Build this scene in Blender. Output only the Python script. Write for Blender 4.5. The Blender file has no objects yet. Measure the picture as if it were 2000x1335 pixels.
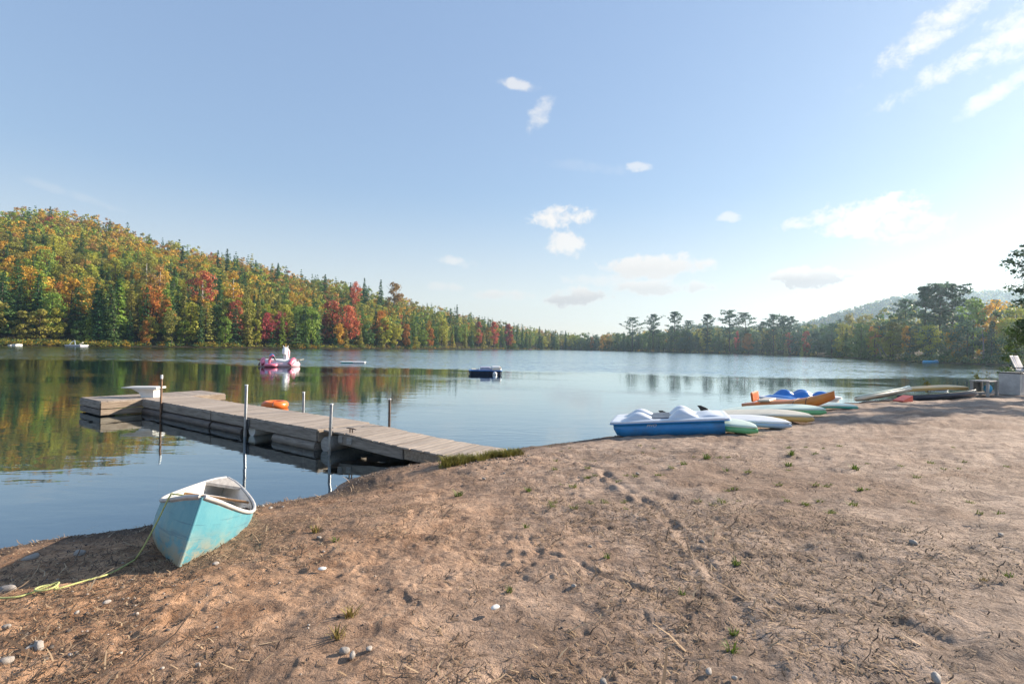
import bpy, math, random
import numpy as np
from mathutils import Vector, Matrix

# ------------------------------------------------------------------ camera, sky, sun, exposure
SC = bpy.context.scene
COL = SC.collection
PI = math.pi
rad = math.radians
CAMZ, PITCH, ROLL, FPX = 2.0, 0.54, 0.9, 1000.0
cam_d = bpy.data.cameras.new('camera'); cam = bpy.data.objects.new('camera', cam_d); COL.objects.link(cam)
cam_d.lens = 18.0; cam_d.sensor_width = 36.0; cam_d.clip_start = 0.05; cam_d.clip_end = 6000
CR = Matrix.Rotation(rad(90 + PITCH), 3, 'X') @ Matrix.Rotation(rad(ROLL), 3, 'Z')
cam.matrix_world = Matrix.Translation((0, 0, CAMZ)) @ CR.to_4x4()
SC.camera = cam

SUN_AZ, SUN_EL = 65.0, 22.0          # degrees to the right of straight ahead, above the horizon
SUN_STRENGTH, SKY_STRENGTH, EXPOSURE = 5.0, 0.095, 1.16
sun_dir = Vector((math.sin(rad(SUN_AZ)) * math.cos(rad(SUN_EL)), math.cos(rad(SUN_AZ)) * math.cos(rad(SUN_EL)), math.sin(rad(SUN_EL))))
sun_d = bpy.data.lights.new('sun', 'SUN'); sun = bpy.data.objects.new('sun', sun_d); COL.objects.link(sun)
sun_d.energy = SUN_STRENGTH; sun_d.angle = rad(0.6); sun_d.color = (1.0, 0.86, 0.70)
sun.rotation_euler = (-sun_dir).to_track_quat('-Z', 'Y').to_euler()

world = bpy.data.worlds.new('World'); SC.world = world; world.use_nodes = True
world.cycles.sampling_method = 'MANUAL'; world.cycles.sample_map_resolution = 256


class N:
    """tiny node-tree writer"""
    def __init__(s, nt): s.nt = nt
    def __call__(s, typ, ins=None, **kw):
        n = s.nt.nodes.new(typ)
        for k, v in kw.items(): setattr(n, k, v)
        for k, v in (ins or {}).items():
            if hasattr(v, 'is_output'): s.nt.links.new(v, n.inputs[k])
            elif hasattr(v, 'outputs'): s.nt.links.new(v.outputs[0], n.inputs[k])
            else: n.inputs[k].default_value = v
        return n
    def math(s, op, a, b=0.0, c=None, clamp=False):
        ins = {0: a, 1: b}
        if c is not None: ins[2] = c
        n = s('ShaderNodeMath', ins, operation=op); n.use_clamp = clamp
        return n.outputs[0]
    def dot(s, v, d):
        return s('ShaderNodeVectorMath', {0: v, 1: d}, operation='DOT_PRODUCT').outputs['Value']
    def mix(s, f, a, b):
        n = s('ShaderNodeMix', data_type='RGBA')
        for i, v in ((0, f), (6, a), (7, b)):
            if hasattr(v, 'is_output'): s.nt.links.new(v, n.inputs[i])
            else: n.inputs[i].default_value = v if not isinstance(v, tuple) else (*v[:3], 1)
        return n.outputs[2]
    def step(s, v, lo, hi, a=0.0, b=1.0):
        n = s('ShaderNodeMapRange', {0: v, 1: lo, 2: hi, 3: a, 4: b}); n.interpolation_type = 'SMOOTHSTEP'
        return n.outputs[0]
    def noise(s, vec, scale, detail=4, rough=0.55, dist=0.0, out=0):
        return s('ShaderNodeTexNoise', {'Vector': vec, 'Scale': scale, 'Detail': detail, 'Roughness': rough, 'Distortion': dist}).outputs[out]


def look(u, v):
    """view direction of photo pixel (2000 x 1335) for the surveyed camera"""
    return (CR @ Vector(((u - 1000) / FPX, (667.5 - v) / FPX, -1.0))).normalized()


w = N(world.node_tree); world.node_tree.nodes.clear()
sky = w('ShaderNodeTexSky', sky_type='NISHITA', sun_disc=False)
sky.sun_elevation = rad(SUN_EL); sky.sun_rotation = rad(SUN_AZ); sky.altitude = 250; sky.air_density = 1.0; sky.dust_density = 0.2; sky.ozone_density = 1.0
dirv = w('ShaderNodeTexCoord').outputs['Generated']
# sky clouds: small cumulus puffs and a few bands of high cloud, each an area of the sky dome broken up by noise
CLOUDS = [  # pixel centre, half width, half height, tilt, amount, softness, grey base
    (1100, 424, 58, 20, 0, 1.0, .7, .05), (1105, 472, 34, 24, 10, .9, .7, .05), (1285, 520, 92, 22, 0, 1.0, .6, .35),
    (1290, 560, 95, 13, 0, .9, .6, .6), (1130, 578, 70, 17, -4, 1.0, .6, .75), (985, 576, 70, 9, 0, .7, .7, .5),
    (1180, 548, 75, 14, 3, .5, .8, .3), (1572, 542, 62, 17, 0, 1.15, .5, .75), (1680, 545, 70, 12, -4, .45, .9, .2),
    (1700, 420, 92, 34, -8, .95, .7, .1), (1780, 445, 70, 26, 0, .8, .8, .1), (1600, 428, 72, 16, -5, .8, .7, .1),
    (1590, 603, 50, 8, 0, .6, .7, .5), (1020, 168, 40, 9, 12, .7, .8, 0), (1055, 222, 18, 34, 25, .6, .9, 0),
    (890, 510, 34, 9, 8, .6, .8, .1), (1248, 327, 22, 9, 0, .6, .8, 0), (1425, 424, 20, 9, 0, .6, .8, 0),
    (1850, 36, 130, 28, -28, 1.0, 1.1, .05), (1890, 112, 150, 19, -20, 1.0, 1.1, .05), (1990, 60, 80, 42, -35, 1.0, 1.1, .05), (1970, 165, 100, 14, -28, .7, 1.0, 0),
    (2130, -40, 150, 28, -28, 1.0, .8, .05), (2250, 90, 130, 30, -20, .9, .8, .05), (870, 560, 40, 8, 0, .45, .8, .3),
    (130, 375, 80, 8, 12, .14, .9, 0), (1150, 325, 90, 10, 8, .10, .9, 0), (2350, 430, 140, 40, -5, .9, .7, .2),
    (-300, 350, 150, 20, 10, .6, .8, .1)]
nz = w.noise(w('ShaderNodeVectorMath', {0: dirv, 1: (1, 1, 1.7)}, operation='MULTIPLY').outputs[0], 17, 8, 0.62, 0.4)
nz2 = w.noise(dirv, 46, 7, 0.65, .3)
nn = w.math('ADD', w.math('MULTIPLY', w.math('SUBTRACT', nz, .5), 3.2), w.math('MULTIPLY', w.math('SUBTRACT', nz2, .5), 2.6))
cover, grey = None, None
for (cu, cv, hw, hh, tilt, amt, soft, gb) in CLOUDS:
    f = look(cu, cv); r = f.cross(Vector((0, 0, 1))).normalized(); up = r.cross(f)
    tl = rad(tilt); r2 = r * math.cos(tl) - up * math.sin(tl); u2 = r * math.sin(tl) + up * math.cos(tl)
    k = 1.0 / FPX * (f.dot(CR @ Vector((0, 0, -1))))
    a = w.dot(dirv, tuple(r2 / (1.25 * hw * k))); b = w.dot(dirv, tuple(u2 / (1.35 * hh * k))); c = w.dot(dirv, tuple(f))
    m = w.math('SUBTRACT', 1.0, w.math('ADD', w.math('MULTIPLY', a, a), w.math('MULTIPLY', b, b)))
    m = w.math('ADD', w.math('MULTIPLY', m, 1.15), nn)
    m = w.math('MULTIPLY', w.step(m, 0.1, 0.1 + soft * 1.5), w.math('GREATER_THAN', c, 0.5))
    m = w.math('MULTIPLY', m, amt * .85, clamp=True)
    cover = m if cover is None else w.math('MAXIMUM', cover, m)
    if gb > 0.2:
        g = w.math('MULTIPLY', m, w.step(w.math('ADD', b, w.math('MULTIPLY', nn, .25)), 0.8, -0.30, gb * .35, min(gb * 1.3, 1)))
        grey = g if grey is None else w.math('MAXIMUM', grey, g)
cl_col = w.mix(grey, (5.0, 4.75, 4.45), (2.9, 2.85, 2.9))
hsv = w('ShaderNodeSeparateColor', {0: sky.outputs[0]}, mode='HSV')
flat = w('ShaderNodeCombineColor', {0: hsv.outputs[0], 1: w.math('MULTIPLY', hsv.outputs[1], .90), 2: w.math('MULTIPLY', w.math('POWER', hsv.outputs[2], .32), 2.42)}, mode='HSV')   # softens the glare towards the sun evenly over the dome
elev = w('ShaderNodeSeparateXYZ', {0: dirv}).outputs[2]
cream = w.math('MULTIPLY', w.step(elev, .30, -.02), .62)                 # pale hazy air low all round the horizon
skyh = w.mix(cream, flat.outputs[0], (4.75, 4.45, 4.15))
skyc = w.mix(cover, skyh, cl_col)
bg = w('ShaderNodeBackground', {'Color': skyc, 'Strength': SKY_STRENGTH})
w('ShaderNodeOutputWorld', {'Surface': bg.outputs[0]})

SC.view_settings.view_transform = 'Standard'; SC.view_settings.look = 'None'
SC.view_settings.exposure = EXPOSURE; SC.view_settings.gamma = 1.0; SC.view_settings.use_curve_mapping = False
cy = SC.cycles
cy.max_bounces = 4; cy.diffuse_bounces = 2; cy.glossy_bounces = 2; cy.transmission_bounces = 3; cy.transparent_max_bounces = 6; cy.volume_bounces = 0
cy.use_denoising = True; cy.caustics_reflective = False; cy.caustics_refractive = False; cy.sample_clamp_indirect = 8.0

# ------------------------------------------------------------------ helpers
random.seed(11)
RNG = np.random.default_rng(5)


def tag(o, label=None, cat=None, group=None, kind=None):
    if label: o['label'] = label
    if cat: o['category'] = cat
    if group: o['group'] = group
    if kind: o['kind'] = kind
    return o


def empty(name, loc=(0, 0, 0), rot=(0, 0, 0), label=None, cat=None, group=None):
    o = bpy.data.objects.new(name, None); COL.objects.link(o); o.location = loc; o.rotation_euler = rot
    o.empty_display_size = 0.2
    return tag(o, label, cat, group)


def mesh_np(name, V, F, smooth=False):
    """V (n,3), F (m,k) arrays -> mesh data"""
    V = np.ascontiguousarray(V, dtype=np.float32); F = np.ascontiguousarray(F, dtype=np.int32)
    me = bpy.data.meshes.new(name); k = F.shape[1]
    me.vertices.add(len(V)); me.vertices.foreach_set('co', V.ravel())
    me.loops.add(F.size); me.loops.foreach_set('vertex_index', F.ravel())
    me.polygons.add(len(F)); me.polygons.foreach_set('loop_start', np.arange(0, F.size, k, dtype=np.int32))
    me.polygons.foreach_set('loop_total', np.full(len(F), k, dtype=np.int32))
    if smooth: me.polygons.foreach_set('use_smooth', np.ones(len(F), dtype=bool))
    me.update(calc_edges=True); me.validate()
    return me


def link(name, me, mat=None, parent=None, loc=None, rot=None, scale=None):
    o = bpy.data.objects.new(name, me); COL.objects.link(o)
    if mat is not None and len(me.materials) == 0: me.materials.append(mat)
    if parent is not None: o.parent = parent
    if loc is not None: o.location = loc
    if rot is not None: o.rotation_euler = rot
    if scale is not None: o.scale = scale
    return o


class MB:
    """collects simple shapes into one mesh"""
    def __init__(s): s.v = []; s.f = []; s.sm = []
    def add(s, vs, fs, smooth=False):
        o = len(s.v); s.v += [tuple(p) for p in vs]; s.f += [tuple(i + o for i in f) for f in fs]; s.sm += [smooth] * len(fs); return s
    def box(s, c, d, rz=0.0, bev=0.0):
        x, y, z = d[0] / 2, d[1] / 2, d[2] / 2
        cs, sn = math.cos(rz), math.sin(rz)
        if bev <= 0:
            vs = [(sx * x, sy * y, sz * z) for sz in (-1, 1) for sx, sy in ((-1, -1), (1, -1), (1, 1), (-1, 1))]
            fs = [(3, 2, 1, 0), (4, 5, 6, 7), (0, 1, 5, 4), (1, 2, 6, 5), (2, 3, 7, 6), (3, 0, 4, 7)]
        else:
            b = bev; rings = []
            for zz, ins in ((-z, b), (-z + b, 0), (z - b, 0), (z, b)):
                X, Y = x - ins, y - ins
                rings.append([(-X, -Y, zz), (X, -Y, zz), (X, Y, zz), (-X, Y, zz)])
            vs = [p for r in rings for p in r]
            fs = [(3, 2, 1, 0), (12, 13, 14, 15)] + [(k * 4 + i, k * 4 + (i + 1) % 4, k * 4 + 4 + (i + 1) % 4, k * 4 + 4 + i) for k in range(3) for i in range(4)]
        vs = [(c[0] + p[0] * cs - p[1] * sn, c[1] + p[0] * sn + p[1] * cs, c[2] + p[2]) for p in vs]
        return s.add(vs, fs)
    def loft(s, rings, cap=True, closed=True, smooth=True):
        n = len(rings[0]); vs = [p for r in rings for p in r]; fs = []
        for k in range(len(rings) - 1):
            for i in range(n if closed else n - 1):
                j = (i + 1) % n
                fs.append((k * n + i, k * n + j, (k + 1) * n + j, (k + 1) * n + i))
        s.add(vs, fs, smooth)
        if cap:
            s.add(rings[0], [tuple(range(n - 1, -1, -1))]); s.add(rings[-1], [tuple(range(n))])
        return s
    def tube(s, pts, r, n=8, cap=True, closed=False):
        pts = [Vector(p) for p in pts]; rs = r if isinstance(r, (list, tuple)) else [r] * len(pts)
        rings = []
        ref = None
        for i, p in enumerate(pts):
            if closed: t = pts[(i + 1) % len(pts)] - pts[i - 1]
            else: t = pts[min(i + 1, len(pts) - 1)] - pts[max(i - 1, 0)]
            t.normalize()
            if ref is None: ref = Vector((0, 0, 1)) if abs(t.z) < .9 else Vector((1, 0, 0))
            a = t.cross(ref).normalized(); b = a.cross(t); ref = b
            rings.append([tuple(p + (a * math.cos(2 * PI * k / n) + b * math.sin(2 * PI * k / n)) * rs[i]) for k in range(n)])
        if closed: rings.append(rings[0]); cap = False
        return s.loft(rings, cap)
    def blob(s, c, r, nu=10, nv=6, seed=0, bump=0.0):
        rg = random.Random(seed); rings = []
        ph = [rg.uniform(0, 6.28) for _ in range(4)]
        for j in range(nv + 1):
            th = PI * j / nv; ring = []
            for i in range(nu):
                a = 2 * PI * i / nu
                k = 1 + bump * (math.sin(2 * a + ph[0]) * math.sin(th) + .6 * math.sin(3 * a + ph[1] + 2 * th) * math.sin(th) + .4 * math.cos(3 * th + ph[2]))
                ring.append((c[0] + r[0] * k * math.sin(th) * math.cos(a), c[1] + r[1] * k * math.sin(th) * math.sin(a), c[2] - r[2] * k * math.cos(th)))
            rings.append(ring)
        return s.loft(rings, cap=False)
    def data(s, name):
        me = bpy.data.meshes.new(name); me.from_pydata(s.v, [], s.f)
        me.polygons.foreach_set('use_smooth', np.array(s.sm, dtype=bool)); me.validate(); me.update()
        return me
    def build(s, name, mat, parent=None, **kw):
        return link(name, s.data(name), mat, parent, **kw)


# ------------------------------------------------------------------ noise and terrain functions
def hash2(ix, iy, seed):
    h = (ix.astype(np.int64) * 374761393 + iy.astype(np.int64) * 668265263 + seed * 1442695041) & 0xFFFFFFFF
    h = ((h ^ (h >> 13)) * 1274126177) & 0xFFFFFFFF
    return ((h ^ (h >> 16)) & 0xFFFF) / 65535.0


def vnoise(x, y, seed=0):
    ix, iy = np.floor(x), np.floor(y); fx, fy = x - ix, y - iy
    fx = fx * fx * fx * (fx * (fx * 6 - 15) + 10); fy = fy * fy * fy * (fy * (fy * 6 - 15) + 10)
    a, b, c, d = hash2(ix, iy, seed), hash2(ix + 1, iy, seed), hash2(ix, iy + 1, seed), hash2(ix + 1, iy + 1, seed)
    return (a + (b - a) * fx) * (1 - fy) + (c + (d - c) * fx) * fy - 0.5


def fbm(x, y, octs=4, seed=0, gain=.5):
    t = 0; a = 1.0
    for o in range(octs):
        t = t + a * vnoise(x * 2 ** o + 17.3 * o, y * 2 ** o - 9.1 * o, seed + o); a *= gain
    return t


LAKE = np.array([(-60, -30), (-25, -10), (-12, -1), (-7.5, 2.6), (-4.8, 4.85), (-4.43, 5.26), (-3.87, 5.59), (-3.16, 6.15), (-2.79, 6.43), (-2.42, 6.83),
    (-2.33, 7.63), (-1.99, 8.47), (-1.1, 8.9), (-.35, 9.5), (.13, 10.03), (1.1, 10.69), (2.48, 11.66), (4.5, 13.4), (6.6, 15.2), (11.0, 18.6), (14.6, 20.8), (18.7, 23.4),
    (23.7, 26.3), (29.7, 29.7), (40, 35), (60, 43), (90, 52), (118, 60), (98, 74), (86, 85.6), (86, 95.6), (89, 111), (99.5, 142), (118, 185), (137, 227), (146, 255),
    (138.6, 277), (118, 294.6), (102.5, 341), (81, 405.6), (44.5, 444), (20, 410), (0, 372), (-30, 302), (-52, 259), (-81, 203), (-104, 174), (-126.5, 158), (-145, 145),
    (-175, 120), (-190, 60), (-150, -20), (-100, -40)], dtype=float)


def sdf(x, y):
    """distance to the lake's edge, positive on land"""
    x = np.asarray(x, float); y = np.asarray(y, float)
    if x.size < 400:
        A = np.roll(LAKE, 1, 0); B = LAKE; e = B - A; px, py = x.reshape(-1, 1), y.reshape(-1, 1)
        t = np.clip(((px - A[:, 0]) * e[:, 0] + (py - A[:, 1]) * e[:, 1]) / (e ** 2).sum(1), 0, 1)
        dm = np.sqrt(((px - A[:, 0] - t * e[:, 0]) ** 2 + (py - A[:, 1] - t * e[:, 1]) ** 2).min(1))
        c = (A[:, 1] > py) != (B[:, 1] > py); xi = e[:, 0] * (py - A[:, 1]) / np.where(e[:, 1] == 0, 1e-9, e[:, 1]) + A[:, 0]
        ins = ((c & (px < xi)).sum(1) % 2) == 1
        return np.where(ins, -dm, dm).reshape(x.shape)
    d2 = np.full(x.shape, 1e18); ins = np.zeros(x.shape, bool)
    for i in range(len(LAKE)):
        ax, ay = LAKE[i - 1]; bx, by = LAKE[i]
        ex, ey = bx - ax, by - ay
        t = np.clip(((x - ax) * ex + (y - ay) * ey) / (ex * ex + ey * ey), 0, 1)
        d2 = np.minimum(d2, (x - ax - t * ex) ** 2 + (y - ay - t * ey) ** 2)
        c = (ay > y) != (by > y)
        with np.errstate(divide='ignore', invalid='ignore'):
            ins ^= c & (x < (bx - ax) * (y - ay) / (by - ay if by != ay else 1e-9) + ax)
    d = np.sqrt(d2)
    return np.where(ins, -d, d)


RIDGE_U = np.array([-400, 0, 100, 230, 370, 480, 600, 750, 870, 950, 1050, 1130, 1200, 1300, 1500, 1700, 2000, 2400], float)
RIDGE_V = np.array([415, 410, 420, 443, 484, 506, 541, 578, 606, 628, 647, 660, 660, 652, 648, 640, 628, 620], float)
RIDGE_Y = np.array([310, 340, 340, 345, 350, 360, 375, 400, 425, 460, 510, 560, 555, 520, 460, 330, 260, 240], float)
SHORE_U = np.array([-500, -400, 0, 200, 400, 600, 800, 1000, 1100, 1200, 1300, 1400, 1500, 1590, 1700, 1800, 1900, 2000, 2300], float)
SHORE_Y = np.array([110, 118, 145, 158, 174, 203, 259, 372, 444, 405, 341, 295, 277, 227, 142, 111, 96, 86, 74], float)


def hill_h(x, y):
    x = np.asarray(x, float); y = np.asarray(y, float)
    yy = np.maximum(y, 1.0); u = 1000 + 1000 * x / yy
    hor = 677 + 0.0157 * (u - 1000)
    rv, ry, sy = np.interp(u, RIDGE_U, RIDGE_V), np.interp(u, RIDGE_U, RIDGE_Y), np.interp(u, SHORE_U, SHORE_Y)
    A = np.maximum((hor - rv) / 1000 * ry + 2 - 9.5, 1.0)
    s = np.clip((y - sy) / (ry - sy), 0, 1.6)
    h = A * np.where(s < 1, s ** 1.05 * (1.12 - .12 * s), 1 - .12 * (s - 1))
    h = h * (1 + .10 * fbm(x / 60, y / 60, 3, 40) * (s > 0.05))
    fade = np.clip((y - 40) / 60, 0, 1) * np.clip((u + 900) / 500, 0, 1)
    return h * fade


def ground(x, y, fine=False):
    """height of land and lake bed"""
    x = np.asarray(x, float); y = np.asarray(y, float)
    d = sdf(x, y)
    r = np.hypot(x, y)
    near = np.clip((62 - r) / 12, 0, 1)
    dn = d + near * (.16 * fbm(x * 1.1, y * 1.1, 3, 3) + .05 * vnoise(x * 7, y * 7, 9))
    bay = near * np.exp(-((x + 1.6) ** 2 + (y - 8.0) ** 2) / 1.2) * .05
    beach = .60 * (1 - np.exp(-np.maximum(dn, 0) / 2.3)) + .008 * np.maximum(dn, 0) - bay * 0
    bank = .5 * (1 - np.exp(-np.maximum(dn, 0) / 1.5))
    z = np.where(dn > 0, beach * near + bank * (1 - near), np.maximum(-2.0, -.13 * np.abs(dn) - .03 * dn * dn))
    z = z + np.where(d > 3, hill_h(x, y), 0) * np.clip((d - 3) / 12, 0, 1)
    return z, dn


def gz(x, y): return float(ground(np.array([x]), np.array([y]))[0][0])


def spot(u, v, z=None):
    """ground point seen at photo pixel (u, v); at height z if given"""
    d = look(u, v); zz = z if z is not None else .35
    for _ in range(1 if z is not None else 12):
        t = (zz - CAMZ) / d.z; p = Vector((d.x * t, d.y * t, zz))
        if z is None: zz = .5 * zz + .5 * max(gz(p.x, p.y), -.02)
    return p


# ------------------------------------------------------------------ materials
def new_mat(name):
    m = bpy.data.materials.new(name); m.use_nodes = True; m.node_tree.nodes.clear(); return m, N(m.node_tree)


def finish(n, bsdf, disp=None):
    n('ShaderNodeOutputMaterial', {'Surface': bsdf.outputs[0]})


def paint(name, c1, c2=None, rough=.4, scale=4, bump=0.0, bscale=30, stretch=(1, 1, 1), metal=0.0, rand=0.0, dirt=None, dirt_amt=0.5, spec=.5, coat=0.0):
    m, n = new_mat(name); tc = n('ShaderNodeTexCoord').outputs['Object']
    vec = n('ShaderNodeVectorMath', {0: tc, 1: stretch}, operation='MULTIPLY').outputs[0]
    oi = n('ShaderNodeObjectInfo')
    off = n('ShaderNodeCombineXYZ', {0: n.math('MULTIPLY', oi.outputs['Random'], 31.0), 1: n.math('MULTIPLY', oi.outputs['Random'], 17.0)})
    vec = n('ShaderNodeVectorMath', {0: vec, 1: off.outputs[0]}, operation='ADD').outputs[0]
    nzv = n.noise(vec, scale, 6, .6)
    col = n.mix(n.step(nzv, .3, .7), c1, c2 or tuple(c * .8 for c in c1))
    if dirt: col = n.mix(n.math('MULTIPLY', n.step(n.noise(vec, scale * .45, 7, .7), .5, .72), dirt_amt), col, dirt)
    if rand > 0:
        hs = n('ShaderNodeHueSaturation', {'Color': col, 'Value': n.math('ADD', 1 - rand, n.math('MULTIPLY', oi.outputs['Random'], 2 * rand))}); col = hs.outputs[0]
    ins = {'Base Color': col, 'Roughness': n.math('ADD', rough - .06, n.math('MULTIPLY', nzv, .14)), 'Metallic': metal, 'Specular IOR Level': spec, 'Coat Weight': coat}
    if bump > 0:
        b = n('ShaderNodeBump', {'Strength': bump, 'Distance': .01, 'Height': n.noise(vec, bscale, 5, .65)}); ins['Normal'] = b.outputs[0]
    finish(n, n('ShaderNodeBsdfPrincipled', ins)); return m


def leaf_mat(name, attr=False, trans=.35):
    m, n = new_mat(name)
    if attr: col = n('ShaderNodeAttribute', attribute_name='tint').outputs['Color']
    else: col = n('ShaderNodeObjectInfo').outputs['Color']
    geo = n('ShaderNodeNewGeometry')
    rnd = geo.outputs['Random Per Island']
    hs = n('ShaderNodeHueSaturation', {'Color': col, 'Hue': n.math('ADD', .485, n.math('MULTIPLY', rnd, .03)), 'Saturation': 1.05, 'Value': n.math('ADD', .78, n.math('MULTIPLY', rnd, .44))})
    p = n('ShaderNodeBsdfPrincipled', {'Base Color': hs.outputs[0], 'Roughness': .62, 'Specular IOR Level': .25})
    t = n('ShaderNodeBsdfTranslucent', {'Color': hs.outputs[0]})
    mx = n('ShaderNodeMixShader', {0: trans, 1: p.outputs[0], 2: t.outputs[0]})
    finish(n, mx); return m


M = {}
M['leaf'] = leaf_mat('foliage'); M['leaf_far'] = leaf_mat('foliage_tinted', True)
M['bark'] = paint('bark', (.09, .065, .05), (.05, .037, .03), .85, 6, .6, 20, (1, 1, .2))
M['birch'] = paint('birch_bark', (.55, .50, .44), (.30, .27, .24), .7, 8, .3, 20, (.3, .3, 1.5))
M['snag'] = paint('dead_wood', (.30, .28, .26), (.18, .16, .15), .85, 6, .5, 20, (1, 1, .2))
WOODS = (25, 2.2, 25)
M['deck'] = paint('weathered_deck_wood', (.40, .335, .275), (.285, .235, .19), .8, 3, .5, 9, (14, 1.2, 8), rand=.16, dirt=(.14, .105, .08), dirt_amt=.55)
M['deck_t'] = paint('weathered_deck_wood_b', (.40, .335, .275), (.285, .235, .19), .8, 3, .5, 9, (1.2, 14, 8), rand=.14, dirt=(.14, .105, .08), dirt_amt=.5)
M['fascia'] = paint('grey_weathered_timber', (.36, .31, .26), (.20, .17, .145), .85, 3, .6, 8, (1.1, 9, 9), rand=.12, dirt=(.07, .06, .05), dirt_amt=.6)
M['fascia_y'] = paint('grey_weathered_timber_b', (.40, .32, .24), (.24, .18, .13), .85, 3, .6, 8, (9, 1.1, 9), rand=.1, dirt=(.10, .07, .05), dirt_amt=.55)
M['log'] = paint('wet_float_timber', (.15, .12, .10), (.06, .05, .045), .6, 3, .6, 8, (1, 8, 8))
M['steel'] = paint('galvanised_steel', (.30, .31, .32), (.18, .18, .19), .38, 9, .15, 40, metal=.75, dirt=(.25, .17, .11), dirt_amt=.35)
M['rust'] = paint('rusted_steel', (.24, .14, .08), (.13, .08, .055), .7, 9, .3, 40, metal=.3)
M['iron'] = paint('dark_iron', (.07, .06, .055), (.12, .08, .06), .6, 12, .2, 40, metal=.5)
M['white'] = paint('white_fibreglass', (.78, .77, .74), (.66, .65, .62), .32, 5, .0, dirt=(.45, .41, .35), dirt_amt=.35)
M['white_clean'] = paint('white_plastic', (.80, .80, .79), (.72, .72, .71), .35, 5)
M['offwhite'] = paint('cream_plastic', (.70, .64, .50), (.60, .54, .42), .4, 5)
M['orange'] = paint('orange_vinyl', (.85, .20, .03), (.72, .14, .02), .3, 4)
M['orange_hull'] = paint('orange_kayak_plastic', (.72, .27, .05), (.60, .16, .03), .4, 2, stretch=(.8, 1, 1), dirt=(.35, .16, .06), dirt_amt=.4)
M['pink'] = paint('pink_vinyl', (.80, .22, .30), (.70, .15, .24), .3, 3)
M['pale_pink'] = paint('pale_pink_vinyl', (.80, .56, .60), (.78, .46, .52), .3, 3)
M['lilac'] = paint('lilac_vinyl', (.66, .58, .74), (.60, .52, .70), .3, 3)
M['gold'] = paint('gold_vinyl', (.70, .38, .08), (.55, .27, .05), .3, 3)
M['brown'] = paint('dark_brown_vinyl', (.13, .04, .03), (.09, .03, .025), .35, 3)
M['black'] = paint('black_plastic', (.018, .018, .02), (.03, .03, .03), .45, 6)
M['navy'] = paint('navy_hull', (.035, .05, .095), (.02, .03, .06), .35, 4, dirt=(.08, .08, .075), dirt_amt=.4)
M['cyan'] = paint('sky_blue_vinyl', (.05, .42, .72), (.04, .34, .62), .3, 3)
M['aqua'] = paint('aqua_foam', (.05, .50, .46), (.04, .40, .38), .4, 3)
M['red'] = paint('red_paint', (.50, .05, .03), (.36, .03, .02), .45, 4)
M['green_board'] = paint('green_board_rail', (.20, .52, .22), (.16, .44, .18), .3, 3)
M['teal_board'] = paint('teal_board_rail', (.07, .42, .30), (.05, .34, .25), .3, 3)
M['yellow_board'] = paint('amber_board_rail', (.72, .44, .13), (.64, .36, .10), .35, 3)
M['blue_board'] = paint('pale_blue_board_rail', (.42, .52, .64), (.36, .46, .58), .3, 3)
M['pale_green'] = paint('pale_green_board', (.66, .75, .62), (.60, .70, .57), .3, 3)
M['pedalo_blue'] = paint('blue_hull_paint', (.04, .29, .66), (.03, .23, .56), .32, 3, dirt=(.10, .12, .13), dirt_amt=.45)
M['pedalo_blue_deck'] = paint('bright_blue_plastic', (.02, .20, .60), (.015, .16, .50), .3, 3)
M['pedalo_deck'] = paint('white_blue_deck', (.66, .70, .75), (.58, .63, .70), .35, 4, dirt=(.40, .38, .33), dirt_amt=.3)
M['greypaint'] = paint('grey_lavender_panel', (.42, .42, .52), (.36, .36, .45), .5, 4)
M['wood'] = paint('varnished_wood', (.34, .20, .09), (.24, .13, .06), .5, 4, .2, 14, (1.2, 10, 10), dirt=(.10, .07, .05), dirt_amt=.5)
M['greywood'] = paint('silvered_wood', (.42, .40, .37), (.28, .26, .24), .8, 3, .4, 9, (1.5, 10, 10), rand=.1)
M['rope'] = paint('yellow_green_rope', (.50, .52, .20), (.38, .40, .15), .7, 30, .6, 120)
M['stone'] = paint('lake_stone', (.40, .36, .32), (.24, .215, .19), .75, 7, .4, 40, rand=.28)
M['stone_pale'] = paint('pale_stone', (.40, .36, .32), (.28, .25, .22), .7, 7, .4, 40, rand=.15)
M['shell'] = paint('white_shell', (.75, .73, .69), (.66, .64, .60), .5, 9)
M['straw'] = paint('dry_straw', (.33, .22, .12), (.15, .09, .05), .85, 1.1, rand=.2)
M['grass'] = leaf_mat('grass_blades', trans=.3)
M['chair_white'] = paint('weathered_white_paint', (.54, .53, .51), (.42, .41, .40), .55, 6, dirt=(.35, .33, .31), dirt_amt=.4)
M['dark_cloth'] = paint('dark_blue_cloth', (.02, .025, .06), (.015, .018, .04), .85, 8)


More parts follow.
